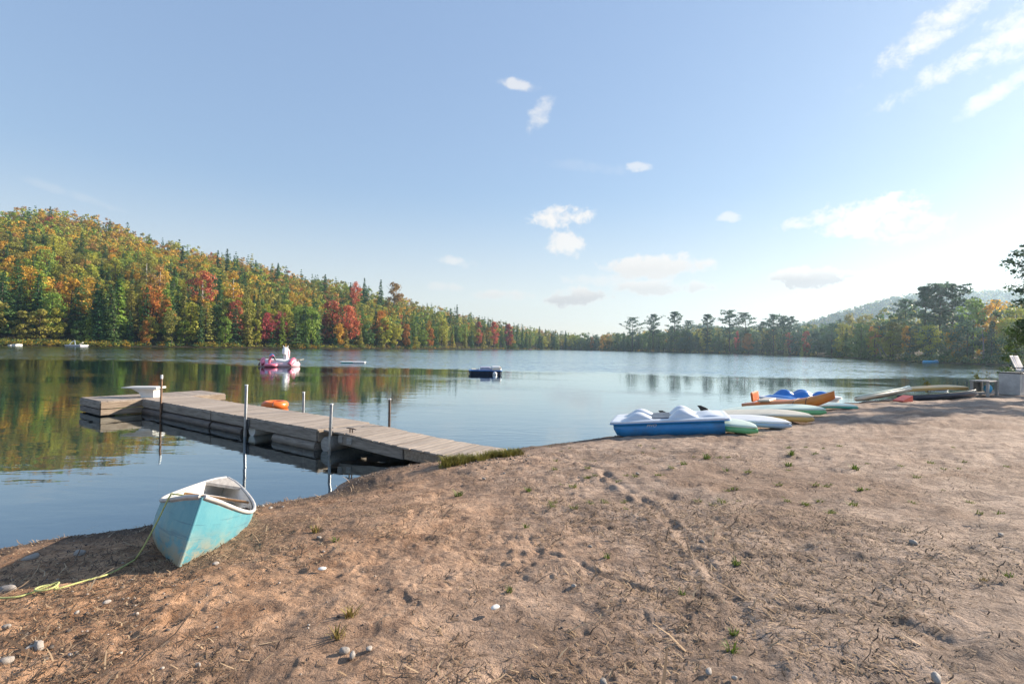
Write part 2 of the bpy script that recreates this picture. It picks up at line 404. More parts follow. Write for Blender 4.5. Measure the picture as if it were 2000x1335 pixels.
def canoe_paint():
    m, n = new_mat('faded_turquoise_hull')
    tc = n('ShaderNodeTexCoord').outputs['Object']
    st = n('ShaderNodeVectorMath', {0: tc, 1: (1.2, 1.2, .55)}, operation='MULTIPLY').outputs[0]
    a = n.noise(st, 3.0, 6, .65, .4); b = n.noise(n('ShaderNodeVectorMath', {0: tc, 1: (2.2, 6, 6)}, operation='MULTIPLY').outputs[0], 2.2, 7, .7)
    col = n.mix(n.step(a, .35, .7), (.07, .27, .35), (.125, .34, .39))
    col = n.mix(n.math('MULTIPLY', n.step(n.noise(tc, 2.1, 6, .7), .52, .66), .55), col, (.30, .39, .36))
    z = n('ShaderNodeSeparateXYZ', {0: tc}).outputs[2]
    low = n.math('MULTIPLY', n.step(z, .40, .04), n.step(b, .40, .56))
    col = n.mix(n.math('MULTIPLY', low, .9), col, (.42, .33, .19))
    col = n.mix(n.math('MULTIPLY', n.step(n.noise(n('ShaderNodeVectorMath', {0: tc, 1: (1, 1, 22)}, operation='MULTIPLY').outputs[0], 1.6, 6, .7), .58, .64), .6), col, (.06, .17, .23))
    finish(n, n('ShaderNodeBsdfPrincipled', {'Base Color': col, 'Roughness': n.math('ADD', .34, n.math('MULTIPLY', b, .25)),
        'Normal': n('ShaderNodeBump', {'Strength': .15, 'Distance': .01, 'Height': b}).outputs[0]}))
    return m


M['canoe'] = canoe_paint()


def sand_mat():
    m, n = new_mat('beach_sand')
    pos = n('ShaderNodeNewGeometry').outputs['Position']
    d = n('ShaderNodeAttribute', attribute_name='shore').outputs['Fac']
    rel = n('ShaderNodeAttribute', attribute_name='litter').outputs['Fac']
    x = n('ShaderNodeSeparateXYZ', {0: pos}).outputs
    big = n.noise(pos, .55, 5, .6, .3); mid = n.noise(pos, 3.2, 6, .65, .5); fine = n.noise(pos, 34, 5, .7); grain = n.noise(pos, 160, 3, .7)
    side = n.step(n.math('ADD', x[0], n.math('MULTIPLY', n.math('SUBTRACT', big, .5), 5)), -3.0, 1.8)
    warm = n.mix(n.step(mid, .32, .66), (.25, .140, .080), (.52, .325, .203))
    cool = n.mix(n.step(mid, .3, .68), (.205, .152, .118), (.41, .315, .25))
    col = n.mix(side, warm, cool)
    col = n.mix(n.math('MULTIPLY', n.step(big, .48, .62), .62), col, (.185, .122, .084))
    col = n.mix(n.math('MULTIPLY', n.step(n.noise(pos, 9, 6, .75, .6), .53, .66), n.math('ADD', .30, n.math('MULTIPLY', rel, .62))), col, (.11, .070, .046))
    col = n.mix(n.math('MULTIPLY', n.step(fine, .54, .68), .72), col, (.075, .048, .033))
    col = n.mix(n.math('MULTIPLY', n.step(fine, .43, .30), .5), col, (.58, .45, .345))
    col = n.mix(n.math('MULTIPLY', n.step(grain, .60, .72), .55), col, (.58, .48, .39))
    col = n.mix(n.math('MULTIPLY', n.step(grain, .42, .30), .6), col, (.06, .042, .033))
    stv = n('ShaderNodeVectorMath', {0: n('ShaderNodeVectorRotate', {0: pos, 'Angle': .42}, rotation_type='Z_AXIS').outputs[0], 1: (.9, 5.5, 1)}, operation='MULTIPLY').outputs[0]
    col = n.mix(n.math('MULTIPLY', n.step(n.noise(stv, 1.6, 6, .68, .5), .50, .66), .6), col, (.125, .092, .072))
    dd = n.math('ADD', d, n.math('MULTIPLY', n.math('SUBTRACT', n.noise(pos, 2.5, 5, .65), .5), .55))
    wet = n.step(dd, 1.25, .22)
    col = n.mix(n.math('MULTIPLY', n.step(dd, 1.3, .3), .45), col, (.13, .092, .068))
    col = n.mix(n.math('MULTIPLY', wet, .85), col, (.06, .043, .033))
    col = n.mix(n.step(d, -.25, -1.5), col, (.017, .015, .012))
    bmp = n('ShaderNodeBump', {'Strength': 1.0, 'Distance': .016, 'Height': n.math('ADD', fine, n.math('MULTIPLY', grain, .35))})
    bmp2 = n('ShaderNodeBump', {'Strength': 1.0, 'Distance': .04, 'Height': n.noise(pos, 11, 6, .7, .4), 'Normal': bmp.outputs[0]})
    col = n('ShaderNodeHueSaturation', {'Color': col, 'Saturation': 1.08, 'Value': 1.17}).outputs[0]
    rough = n.math('SUBTRACT', .92, n.math('MULTIPLY', n.step(dd, .2, .02), .5))
    finish(n, n('ShaderNodeBsdfPrincipled', {'Base Color': col, 'Roughness': rough, 'Specular IOR Level': .3, 'Normal': bmp2.outputs[0]}))
    return m


def land_mat():
    m, n = new_mat('forest_floor')
    pos = n('ShaderNodeNewGeometry').outputs['Position']
    a = n.noise(pos, .25, 6, .65)
    col = n.mix(n.step(a, .35, .65), (.022, .024, .012), (.055, .042, .022))
    finish(n, n('ShaderNodeBsdfPrincipled', {'Base Color': col, 'Roughness': .95, 'Specular IOR Level': .1})); return m


def water_mat():
    m, n = new_mat('lake_water')
    pos = n('ShaderNodeNewGeometry').outputs['Position']
    xyz = n('ShaderNodeSeparateXYZ', {0: pos}).outputs
    # wind-ruffled water farther out, calm water near the beach, with loose cat's-paws between
    edge = n.math('ADD', xyz[1], n.math('MULTIPLY', n.math('SUBTRACT', n.noise(pos, .028, 3, .5), .5), 26))
    edge = n.math('ADD', edge, n.math('MULTIPLY', xyz[0], .10))
    ruffle = n.step(edge, 40, 47)
    ruffle = n.math('MULTIPLY', ruffle, n.step(n.noise(n('ShaderNodeVectorMath', {0: pos, 1: (.35, 1, 1)}, operation='MULTIPLY').outputs[0], .035, 3, .55), .30, .48, .25, 1.0))
    paws = n.step(n.noise(n('ShaderNodeVectorMath', {0: pos, 1: (.5, 1, 1)}, operation='MULTIPLY').outputs[0], .12, 3, .5, .4), .5, .62)
    calm = n.noise(n('ShaderNodeVectorMath', {0: pos, 1: (.55, 1.5, 1)}, operation='MULTIPLY').outputs[0], 1.3, 3, .5, .3)
    rip = n.noise(n('ShaderNodeVectorMath', {0: pos, 1: (.7, 1.5, 1)}, operation='MULTIPLY').outputs[0], 4.2, 3, .55, .4)
    ch = n.noise(n('ShaderNodeVectorMath', {0: pos, 1: (.6, 1.2, 1)}, operation='MULTIPLY').outputs[0], 2.6, 4, .6, .3)
    h = n.math('ADD', n.math('MULTIPLY', calm, .0055), n.math('MULTIPLY', n.math('MULTIPLY', rip, n.math('ADD', .12, paws)), .006))
    bump = n('ShaderNodeBump', {'Strength': 1.0, 'Distance': 1.0, 'Height': h})
    sl = n.math('ADD', n.math('MULTIPLY', ruffle, .95), n.math('MULTIPLY', n.math('MULTIPLY', paws, .10), n.step(xyz[1], 8, 16)))
    wc = n.noise(n('ShaderNodeVectorMath', {0: pos, 1: (.45, 1.3, 1)}, operation='MULTIPLY').outputs[0], 2.2, 4, .6, .2, 1)
    wx = n('ShaderNodeSeparateXYZ', {0: n('ShaderNodeVectorMath', {0: wc, 1: (.5, .5, .5)}, operation='SUBTRACT').outputs[0]}).outputs
    tilt = n.math('ABSOLUTE', wx[1])
    off = n('ShaderNodeCombineXYZ', {0: n.math('MULTIPLY', n.math('MULTIPLY', wx[0], sl), .6), 1: n.math('MULTIPLY', n.math('MULTIPLY', tilt, sl), -1.0), 2: 0.0}).outputs[0]
    bmp = n('ShaderNodeVectorMath', {0: n('ShaderNodeVectorMath', {0: bump.outputs[0], 1: off}, operation='ADD').outputs[0]}, operation='NORMALIZE')
    fc = n('ShaderNodeLayerWeight', {'Blend': .5, 'Normal': bmp.outputs[0]}).outputs['Facing']
    refl = n.math('ADD', .06, n.math('MULTIPLY', n.math('POWER', fc, 2.5), .92))
    gl = n('ShaderNodeBsdfGlossy', {'Color': (.86, .96, 1, 1), 'Roughness': n.math('MULTIPLY', ruffle, .06), 'Normal': bmp.outputs[0]})
    tr = n('ShaderNodeBsdfTransparent', {'Color': (.24, .32, .38, 1)})
    finish(n, n('ShaderNodeMixShader', {0: refl, 1: tr.outputs[0], 2: gl.outputs[0]})); return m


M['sand'] = sand_mat(); M['land'] = land_mat(); M['water'] = water_mat()
#@@TERRAIN

# ------------------------------------------------------------------ terrain
def grid_faces(nr, nc, wrap=False):
    i = np.arange(nr - 1)[:, None]; j = np.arange(nc if wrap else nc - 1)[None, :]; j2 = (j + 1) % nc
    return np.stack([i * nc + j, i * nc + j2, (i + 1) * nc + j2, (i + 1) * nc + j], -1).reshape(-1, 4)


def relief(x, y, d):
    """trampled sand: soft humps, footprints, clods"""
    on = np.clip((d - .05) / .5, 0, 1)
    z = (.036 * fbm(x * 1.1, y * 1.1, 3, 21) + .026 * np.clip(1 + .12 * x, .8, 1.7) * fbm(x * 1.5 + y * .6, y * 6.0 - x * 2.4, 3, 23, .6) + .014 * fbm(x * 5, y * 5.6, 3, 25)) + .015 * np.maximum(fbm(x * 9, y * 11, 3, 27, .6), -.18) * np.clip(.75 + 1.6 * fbm(x * .8, y * .8, 2, 29) - .07 * x, .12, 1.3)
    rg = np.random.default_rng(77)
    n = 1500
    fr = rg.uniform(1.6 ** 1.5, 15 ** 1.5, n) ** (1 / 1.5); fa = rg.uniform(-.95, .95, n)
    fx, fy = fr * np.sin(fa), fr * np.cos(fa); th = rg.uniform(-1.2, 1.2, n) + .8
    L = rg.uniform(.035, .13, n); W = L * rg.uniform(.36, .8, n); D = L * rg.uniform(.03, .12, n) * np.clip(1 - .06 * fx, .5, 1.1)
    wob = 1 + .9 * fbm(x * 14, y * 14, 2, 88)
    for k in range(n):
        m = np.where((np.abs(x - fx[k]) < .35) & (np.abs(y - fy[k]) < .35))[0]
        if len(m) == 0: continue
        a = (x[m] - fx[k]) * math.cos(th[k]) + (y[m] - fy[k]) * math.sin(th[k]); b = -(x[m] - fx[k]) * math.sin(th[k]) + (y[m] - fy[k]) * math.cos(th[k])
        q = np.sqrt((a / L[k]) ** 2 + (b / W[k]) ** 2) * wob[m]
        z[m] += D[k] * (-np.exp(-q ** 2.6) + .5 * np.exp(-((q - 1.5) / .45) ** 2))
    # drag marks and small water-worn runnels towards the lake
    run = np.abs(vnoise(x * .9 + y * 1.6 + 1.3 * vnoise(x * .8, y * .8, 6), (y - x * .6) * .35, 31))
    z += -.018 * np.exp(-(run / .03) ** 2) * np.clip((x + 1) / 2, 0, 1)
    for k, (x0, y0, bend, ang, gap) in enumerate(((2.2, 9.6, .05, -.62, .0), (3.6, 9.9, -.04, -.95, .34), (5.8, 12.2, .03, -.80, .30), (.4, 8.6, -.05, -1.15, .0), (4.6, 7.4, .06, -.35, .28), (1.2, 5.6, .09, -.25, .0), (6.2, 8.8, -.03, -.55, .26))):
        ca, sa = math.cos(ang), math.sin(ang); a = (x - x0) * ca + (y - y0) * sa; b = -(x - x0) * sa + (y - y0) * ca - bend * a * a + .05 * vnoise(a * 1.3, a * 0 + k, 70)
        live = (a > 0) & (a < 6.5)
        for off in ((0.0,) if gap == 0 else (-gap / 2, gap / 2)):
            q = (b - off) / .045; z += live * np.clip(a / .4, 0, 1) * np.clip((6.5 - a) / 1.5, 0, 1) * (-.013 * np.exp(-q ** 2) + .008 * np.exp(-((np.abs(q) - 1.9) / .7) ** 2)) * (.6 + .8 * (vnoise(a * 5, a * 0 + 3 * k, 71) + .5))
    return z * on


def beach_ground():
    rs = [.3, .5, .7, .9, 1.1]
    while rs[-1] < 60: r = rs[-1]; rs.append(r + min(max(.0052 * r, .0019 * r * r), 1.6))
    rs = np.array(rs)
    th = np.concatenate([np.linspace(-rad(56), rad(56), 520), np.linspace(rad(56), rad(304), 62)[1:-1]])
    R, T = np.meshgrid(rs, th, indexing='ij'); x = (R * np.sin(T)).ravel(); y = (R * np.cos(T)).ravel()
    z, d = ground(x, y); rl = relief(x, y, d); z = z + rl
    V = np.stack([x, y, z], 1); F = grid_faces(len(rs), len(th), True)[:, ::-1]
    me = mesh_np('beach', V, F, True)
    a = me.attributes.new('shore', 'FLOAT', 'POINT'); a.data.foreach_set('value', d.astype(np.float32))
    lit = np.clip(.5 + 2.2 * fbm(x * .7, y * .7, 3, 51) - .12 * x, 0, 1)
    a = me.attributes.new('litter', 'FLOAT', 'POINT'); a.data.foreach_set('value', lit.astype(np.float32))
    return tag(link('beach', me, M['sand']), 'brown trampled sand beach sloping down to the lake', None, None, 'structure')


beach_ground()


def far_terrain():
    xs = np.concatenate([np.arange(-780, -320, 20), np.arange(-320, 260, 6), np.arange(260, 1560, 25)])
    ys = np.concatenate([np.arange(-140, 60, 10), np.arange(60, 640, 6), np.arange(640, 1580, 25)])
    X, Y = np.meshgrid(xs, ys, indexing='xy'); x, y = X.ravel(), Y.ravel()
    z, d = ground(x, y)
    z = z - 1.2 * np.clip((56 - np.hypot(x, y)) / 6, 0, 1)
    V = np.stack([x, y, z], 1)
    return tag(link('forest_ground', mesh_np('forest_ground', V, grid_faces(len(ys), len(xs)), True), M['land']), None, None, None, 'structure')


far_terrain()
FARH_U = np.array([1150, 1230, 1290, 1340, 1375, 1420, 1500, 1570, 1600, 1650, 1700, 1750, 1800, 1900, 1980, 2150, 2500], float)
FARH_V = np.array([690, 672, 655, 635, 631, 638, 638, 627, 619, 603, 589, 576, 570, 566, 563, 562, 595], float)
FARY = 760.0


def far_hill():
    us = np.linspace(1150, 2500, 180); rows = np.linspace(0, 1, 26); V = []
    for s in rows:
        Y = 560 + (FARY - 560) * s
        for u in us:
            hor = 677 + .0157 * (u - 1000)
            H = max((hor - np.interp(u, FARH_U, FARH_V)) / 1000 * FARY + 2 - 7, -1)
            hh = H * (s ** 1.4) + 3 * float(vnoise(np.array([u / 23.]), np.array([s * 9.]), 61)[0]) * s
            V.append(((u - 1000) / 1000 * Y, Y, max(hh, -.5)))
    V += [(x, y + 200, z * .6) for (x, y, z) in V[-180:]]
    return tag(link('far_hill', mesh_np('far_hill', np.array(V), grid_faces(27, 180), True), M['land']), None, None, None, 'structure')


far_hill()
wv = np.array([(-330, -120, 0), (330, -120, 0), (330, 520, 0), (-330, 520, 0)], float)
tag(link('lake', mesh_np('lake', wv, np.array([[0, 1, 2, 3]])), M['water']), 'calm dark lake reflecting the wooded hill', None, None, 'structure')


# ------------------------------------------------------------------ tree kit
def quads(C, Nrm, size, asp, rg, roll=None):
    """one leaf-spray quad per centre; returns V, F"""
    n = len(C); Nrm = Nrm / np.linalg.norm(Nrm, axis=1, keepdims=True)
    ref = rg.normal(size=(n, 3)) if roll is None else roll
    a = np.cross(Nrm, ref); a /= np.linalg.norm(a, axis=1, keepdims=True) + 1e-9; b = np.cross(Nrm, a)
    s = (size * .5)[:, None]; k = np.asarray(asp).reshape(-1, 1) * np.ones((n, 1))
    j = lambda: rg.uniform(.7, 1.25, (n, 1))
    V = np.stack([C - a * s * j(), C - b * s * k * j(), C + a * s * j(), C + b * s * k * j()], 1).reshape(-1, 3)
    return V, np.arange(4 * n).reshape(-1, 4)


def crown_broad(seed, n=1500, wide=.36, lo=.16, leaf=.05, clumps=34):
    rg = np.random.default_rng(seed); C = []; Nr = []
    for k in range(clumps):
        t = rg.uniform(0, 1); z = lo + (1 - lo) * (.06 + .9 * t)
        env = wide * (math.sin(PI * min(max((t * .86 + .1), 0), 1)) ** .62)
        a = rg.uniform(0, 2 * PI); rr = env * math.sqrt(rg.uniform(.05, 1)) * .84
        c = np.array([rr * math.cos(a), rr * math.sin(a), z]); r = rg.uniform(.075, .145) * (wide / .36)
        m = n // clumps; d = rg.normal(size=(m, 3)); d /= np.linalg.norm(d, axis=1, keepdims=True)
        C.append(c + d * np.array([1, 1, .75]) * r * rg.uniform(.55, 1.08, (m, 1))); Nr.append(d + rg.normal(size=(m, 3)) * .38 + np.array([0, 0, .3]))
    C = np.concatenate(C); C[:, 2] = np.clip(C[:, 2], lo * .7, 1.0)
    return quads(C, np.concatenate(Nr), rg.uniform(.6, 1.3, len(C)) * leaf, .65, rg)


def crown_spruce(seed, n=1300, wide=.17, lo=.04, leaf=.055, shape=.85, levels=24, droop=.35):
    rg = np.random.default_rng(seed); C = []; Nr = []; Rl = []; S = []
    per = n / levels
    for k in range(levels):
        t = (k + rg.uniform(-.3, .3)) / levels; t = min(max(t, 0), .995); z = lo + (1 - lo) * t
        R = wide * ((1 - t) ** shape) * rg.uniform(.8, 1.12) + .006
        nb = max(4, int(round((5 + 9 * (1 - t)))))
        for b in range(nb):
            a = rg.uniform(0, 2 * PI); L = R * rg.uniform(.62, 1.15); m = max(2, int(per / nb * (1.3 - t * .5)))
            s = np.sqrt(rg.uniform(.04, 1, m)); dz = -droop * L * s ** 1.3 + .05 * L * (s > .85)
            cx = L * s * math.cos(a); cyy = L * s * math.sin(a)
            C.append(np.stack([cx, cyy, z + dz], 1) + rg.normal(size=(m, 3)) * .006 + rg.normal(size=(m, 1)) * np.array([-math.sin(a), math.cos(a), 0]) * .25 * L * s[:, None] * .6)
            Nr.append(np.stack([np.full(m, .5 * math.cos(a)), np.full(m, .5 * math.sin(a)), np.full(m, .9)], 1) + rg.normal(size=(m, 3)) * .45)
            S.append(rg.uniform(.6, 1.25, m) * leaf * (1.05 - .55 * t))
    C = np.concatenate(C); C[:, 2] = np.clip(C[:, 2], .01, 1)
    V, F = quads(C, np.concatenate(Nr), np.concatenate(S), .7, rg)
    return V, F


def crown_pine(seed, n=1500, lo=.34, leaf=.045, spread=.25, whorls=9):
    rg = np.random.default_rng(seed); C = []; Nr = []; limbs = []
    tot = 0
    for k in range(whorls):
        t = k / (whorls - 1); z0 = lo + (1 - lo) * t * .97
        R = spread * (.42 + .62 * math.sin(PI * min(t * .78 + .14, 1)) ** 1.2) * rg.uniform(.75, 1.15)
        nb = rg.integers(3, 6)
        a0 = rg.uniform(0, 6.28)
        for b in range(nb):
            z = min(z0 + rg.uniform(-.5, .5) * (1 - lo) / whorls, .985); a = a0 + b * 2 * PI / nb + rg.uniform(-.45, .45); L = R * rg.uniform(.35, 1.25); rise = rg.uniform(.02, .42)
            tip = np.array([L * math.cos(a), L * math.sin(a), z + rise * L]); limbs.append(((0, 0, z - .01), tuple(tip)))
            for cidx in range(4):
                s = .42 + .19 * cidx; c = np.array([L * s * math.cos(a), L * s * math.sin(a), z + rise * L * s + .006]) + rg.normal(size=3) * .010
                m = int(n / (whorls * 4 * 4)); d = rg.normal(size=(m, 3)); d /= np.linalg.norm(d, axis=1, keepdims=True)
                rr = .055 * (spread / .25) * rg.uniform(.7, 1.2)
                C.append(c + d * np.array([1, 1, .55]) * rr * rg.uniform(.3, 1, (m, 1))); Nr.append(rg.normal(size=(m, 3)) * .6 + np.array([0, 0, .9]))
    d = rg.normal(size=(30, 3)); C.append(np.array([0, 0, .975]) + d * .018); Nr.append(d + [0, 0, .5])
    C = np.concatenate(C); C[:, 2] = np.minimum(C[:, 2], 1.0)
    V, F = quads(C, np.concatenate(Nr), rg.uniform(.6, 1.3, len(C)) * leaf, .55, rg)
    return V, F, limbs


def trunk_mesh(name, mat, seed, r=.018, top=.9, limbs=None, bend=.02):
    rg = random.Random(seed); m = MB(); bx, by = rg.uniform(-bend, bend), rg.uniform(-bend, bend)
    pts = [(bx * math.sin(PI * t), by * math.sin(PI * t), -.02 + (top + .02) * t) for t in (0, .25, .5, .75, 1)]
    m.tube(pts, [r * 1.25, r, r * .8, r * .5, r * .18], 6)
    if limbs is None:
        limbs = []
        for k in range(6):
            a = rg.uniform(0, 6.28); z = rg.uniform(.28, .7); L = rg.uniform(.14, .26)
            limbs.append(((0, 0, z), (L * math.cos(a), L * math.sin(a), z + L * rg.uniform(.6, 1.0))))
    for p, q in limbs:
        m.tube([p, tuple((Vector(p) + Vector(q)) / 2 + Vector((0, 0, -.008))), q], [r * .42, r * .28, r * .1], 4, cap=False)
    me = m.data(name); me.materials.append(mat); return me


def crown_data(name, VF):
    me = mesh_np(name, VF[0], VF[1]); me.materials.append(M['leaf']); return me


KIT = {}
KIT['maple'] = [(crown_data('crown', crown_broad(s, 1700, w_, lo)), trunk_mesh('trunk', M['bark'], s)) for s, w_, lo in ((1, .36, .14), (2, .30, .12), (3, .40, .2), (4, .33, .1), (5, .27, .16))]
KIT['birch'] = [(crown_data('crown', crown_broad(s, 1000, w_, .36, .042, 26)), trunk_mesh('trunk', M['birch'], s, .016, .95)) for s, w_ in ((11, .26), (12, .22))]
KIT['spruce'] = [(crown_data('crown', crown_spruce(s, 1500, w_)), trunk_mesh('trunk', M['bark'], s, .014, .97, [])) for s, w_ in ((21, .17), (22, .13), (23, .20), (24, .15))]
KIT['cedar'] = [(crown_data('crown', crown_spruce(s, 1700, w_, .02, .05, .62, 26, .1)), trunk_mesh('trunk', M['bark'], s, .014, .9, [])) for s, w_ in ((31, .17), (32, .21))]
KIT['larch'] = [(crown_data('crown', crown_spruce(s, 1100, w_, .06, .045, .75, 16, .05)), trunk_mesh('trunk', M['bark'], s, .013, .97, [])) for s, w_ in ((41, .24), (42, .17))]
KIT['pine'] = []
for s, sp, lo in ((51, .26, .36), (52, .31, .42), (53, .22, .3), (54, .27, .5)):
    V_, F_, lm_ = crown_pine(s, 1700, lo, .045, sp); KIT['pine'].append((crown_data('crown', (V_, F_)), trunk_mesh('trunk', M['bark'], s, .014, .97, lm_, .01)))

LEAFC = {'dark green': (.030, .062, .022), 'deep green': (.045, .076, .024), 'bright green': (.105, .142, .028), 'olive green': (.125, .118, .030), 'yellow-green': (.165, .165, .030),
    'golden': (.235, .150, .030), 'russet': (.175, .105, .036), 'orange': (.215, .100, .030), 'red': (.190, .060, .034), 'crimson': (.195, .045, .046), 'blue-green': (.040, .068, .042)}
LEAFC = {k: tuple(min(c * 2.35, .6) for c in v) for k, v in LEAFC.items()}
TREES = []


def tree(kind, colour, x, y, h, zone, var=None, fat=1.0, u=None):
    i = random.randrange(len(KIT[kind])) if var is None else var
    crown, trunk = KIT[kind][i]; nm = kind + '_tree'
    z = gz(x, y)
    root = empty(nm, (x, y, z - .05), (0, 0, random.uniform(0, 6.28)), None, 'tree')
    root.scale = (h * fat, h * fat, h)
    t = link('trunk', trunk, None, root); c = link('crown', crown, None, root)
    b = LEAFC[colour]; j = random.uniform(.85, 1.18); c.color = (b[0] * j * random.uniform(.93, 1.07), b[1] * j, b[2] * j, 1)
    uu = u if u is not None else 1000 + 1000 * x / y
    TREES.append(dict(o=root, kind=kind, colour=colour, zone=zone, u=uu)); return root


def shore_y(u): return float(np.interp(u, SHORE_U, SHORE_Y))


def px_tree(kind, colour, u, vtop, back, zone, fat=1.0, var=None, hmin=3):
    """tree whose top is seen at (u, vtop), standing `back` metres behind the shoreline in depth"""
    Y = shore_y(u) + back; d = look(u, vtop); t = Y / d.y; X = d.x * t; top = CAMZ + d.z * t
    X = (look(u, vtop).x + look(u, 680).x / look(u, 680).y * look(u, vtop).y) / 2 * t
    h = max(top - gz(X, Y), hmin)
    return tree(kind, colour, X, Y, h, zone, var, fat, u)


LF, LS, RF, RB = 'hill front', 'hill slope', 'far shore', 'right shore'
# trees one can pick out in the photograph: kind, colour, u, top v, metres back, zone, width factor
for a in [
    ('spruce', 'deep green', 22, 580, 10, LF, 1.1), ('larch', 'golden', 47, 622, 4, LF, 1.0), ('larch', 'golden', 80, 604, 5, LF, 1.2), ('spruce', 'bright green', 174, 597, 4, LF, .9),
    ('spruce', 'deep green', 215, 552, 7, LF, 1.15), ('spruce', 'bright green', 234, 540, 8, LF, 1.15), ('spruce', 'deep green', 198, 560, 9, LF, 1.1), ('maple', 'orange', 285, 624, 3, LF, .8),
    ('maple', 'orange', 325, 580, 12, LF, .8), ('maple', 'yellow-green', 372, 590, 5, LF, .9), ('maple', 'olive green', 335, 604, 3, LF, .8), ('cedar', 'olive green', 404, 580, 5, LF, 1.0),
    ('maple', 'orange', 298, 556, 20, LF, .9), ('birch', 'red', 395, 528, 40, LS, 1.0), ('maple', 'red', 462, 586, 8, LF, .75), ('maple', 'bright green', 440, 618, 3, LF, .8),
    ('maple', 'crimson', 520, 610, 5, LF, .75), ('maple', 'crimson', 547, 608, 7, LF, .75), ('cedar', 'deep green', 578, 608, 3, LF, 1.1), ('maple', 'bright green', 608, 600, 4, LF, .8),
    ('maple', 'red', 650, 586, 11, LF, .9), ('maple', 'red', 678, 596, 6, LF, .85), ('maple', 'golden', 662, 630, 3, LF, .8), ('maple', 'yellow-green', 752, 620, 4, LF, 1.05),
    ('maple', 'orange', 742, 606, 9, LF, .8), ('maple', 'orange', 795, 632, 4, LF, .7), ('maple', 'yellow-green', 862, 618, 6, LF, .9), ('larch', 'golden', 884, 650, 3, LF, .9),
    ('maple', 'orange', 842, 640, 3, LF, .6), ('maple', 'red', 935, 628, 8, LF, .7), ('maple', 'red', 965, 628, 6, LF, .8), ('maple', 'crimson', 993, 632, 6, LF, .8), ('cedar', 'deep green', 1002, 640, 4, LF, 1.1),
    ('maple', 'golden', 140, 545, 16, LF, .9), ('maple', 'golden', 60, 520, 40, LS, 1.1), ('maple', 'golden', 5, 470, 120, LS, 1.0), ('spruce', 'dark green', 355, 478, 150, LS, 1.2), ('spruce', 'dark green', 132, 492, 110, LS, 1.3),
    ('spruce', 'dark green', 442, 484, 190, LS, 1.1), ('spruce', 'dark green', 424, 487, 190, LS, .9), ('spruce', 'dark green', 498, 506, 190, LS, .9), ('spruce', 'dark green', 542, 512, 190, LS, 1.0),
    ('spruce', 'dark green', 634, 534, 180, LS, 1.1), ('spruce', 'dark green', 95, 402, 248, LS, 1.2), ('spruce', 'dark green', 711, 541, 165, LS, 1.0), ('spruce', 'dark green', 743, 544, 165, LS, 1.0),
    ('spruce', 'dark green', 684, 550, 150, LS, .9), ('maple', 'russet', 768, 551, 150, LS, .9), ('maple', 'red', 694, 549, 130, LS, .6), ('birch', 'russet', 312, 515, 60, LS, 1.0),
    ('birch', 'golden', 455, 528, 50, LS, 1.0), ('birch', 'olive green', 285, 494, 90, LS, .9), ('spruce', 'dark green', 892, 593, 90, LS, .8), ('spruce', 'dark green', 879, 600, 80, LS, .9),
    ('pine', 'blue-green', 1236, 620, 10, RF, 1.0), ('pine', 'blue-green', 1276, 614, 9, RF, .8), ('pine', 'blue-green', 1318, 609, 10, RF, 1.0), ('pine', 'blue-green', 1343, 626, 12, RF, .8),
    ('pine', 'blue-green', 1382, 614, 10, RF, 1.0), ('pine', 'blue-green', 1425, 606, 10, RF, 1.1), ('pine', 'blue-green', 1455, 611, 12, RF, 1.0), ('pine', 'blue-green', 1490, 628, 12, RF, .8),
    ('pine', 'blue-green', 1511, 614, 12, RF, 1.0), ('pine', 'blue-green', 1530, 617, 20, RF, 1.0), ('pine', 'blue-green', 1545, 618, 22, RF, 1.0), ('maple', 'orange', 1463, 650, 3, RF, .9),
    ('pine', 'blue-green', 1768, 586, 16, RB, 1.0), ('pine', 'blue-green', 1808, 560, 14, RB, 1.1), ('pine', 'blue-green', 1836, 555, 16, RB, 1.05), ('pine', 'blue-green', 1860, 556, 18, RB, 1.05),
    ('maple', 'bright green', 1900, 583, 16, RB, 1.0), ('maple', 'golden', 1944, 586, 18, RB, .9), ('maple', 'olive green', 1660, 612, 40, RB, .9), ('maple', 'olive green', 1690, 612, 38, RB, .9),
    ('maple', 'yellow-green', 1816, 634, 5, RB, .9), ('maple', 'orange', 1710, 636, 8, RB, .7), ('maple', 'yellow-green', 1985, 600, 14, RB, .8), ('maple', 'golden', 1870, 636, 9, RB, .8),
    ('maple', 'red', 1575, 646, 14, RF, .8), ('maple', 'red', 1540, 650, 10, RF, .7), ('maple', 'crimson', 1440, 646, 10, RF, .5), ('maple', 'orange', 1156, 657, 8, RF, .6), ('maple', 'golden', 1176, 655, 8, RF, .6),
    ('cedar', 'olive green', 1535, 662, -14, RF, .8), ('cedar', 'olive green', 1515, 668, -12, RF, .8), ('cedar', 'yellow-green', 1566, 672, -14, RF, .8), ('maple', 'golden', 1770, 636, 6, RB, .5),
    ]:
    px_tree(*a[:4], a[4] * (.68 if a[5] == LS else 1), a[5], fat=a[6])

rt = random.Random(3)


def pick(pairs):
    r = rt.random() * sum(p for _, p in pairs)
    for k, p in pairs:
        r -= p
        if r <= 0: return k
    return pairs[-1][0]


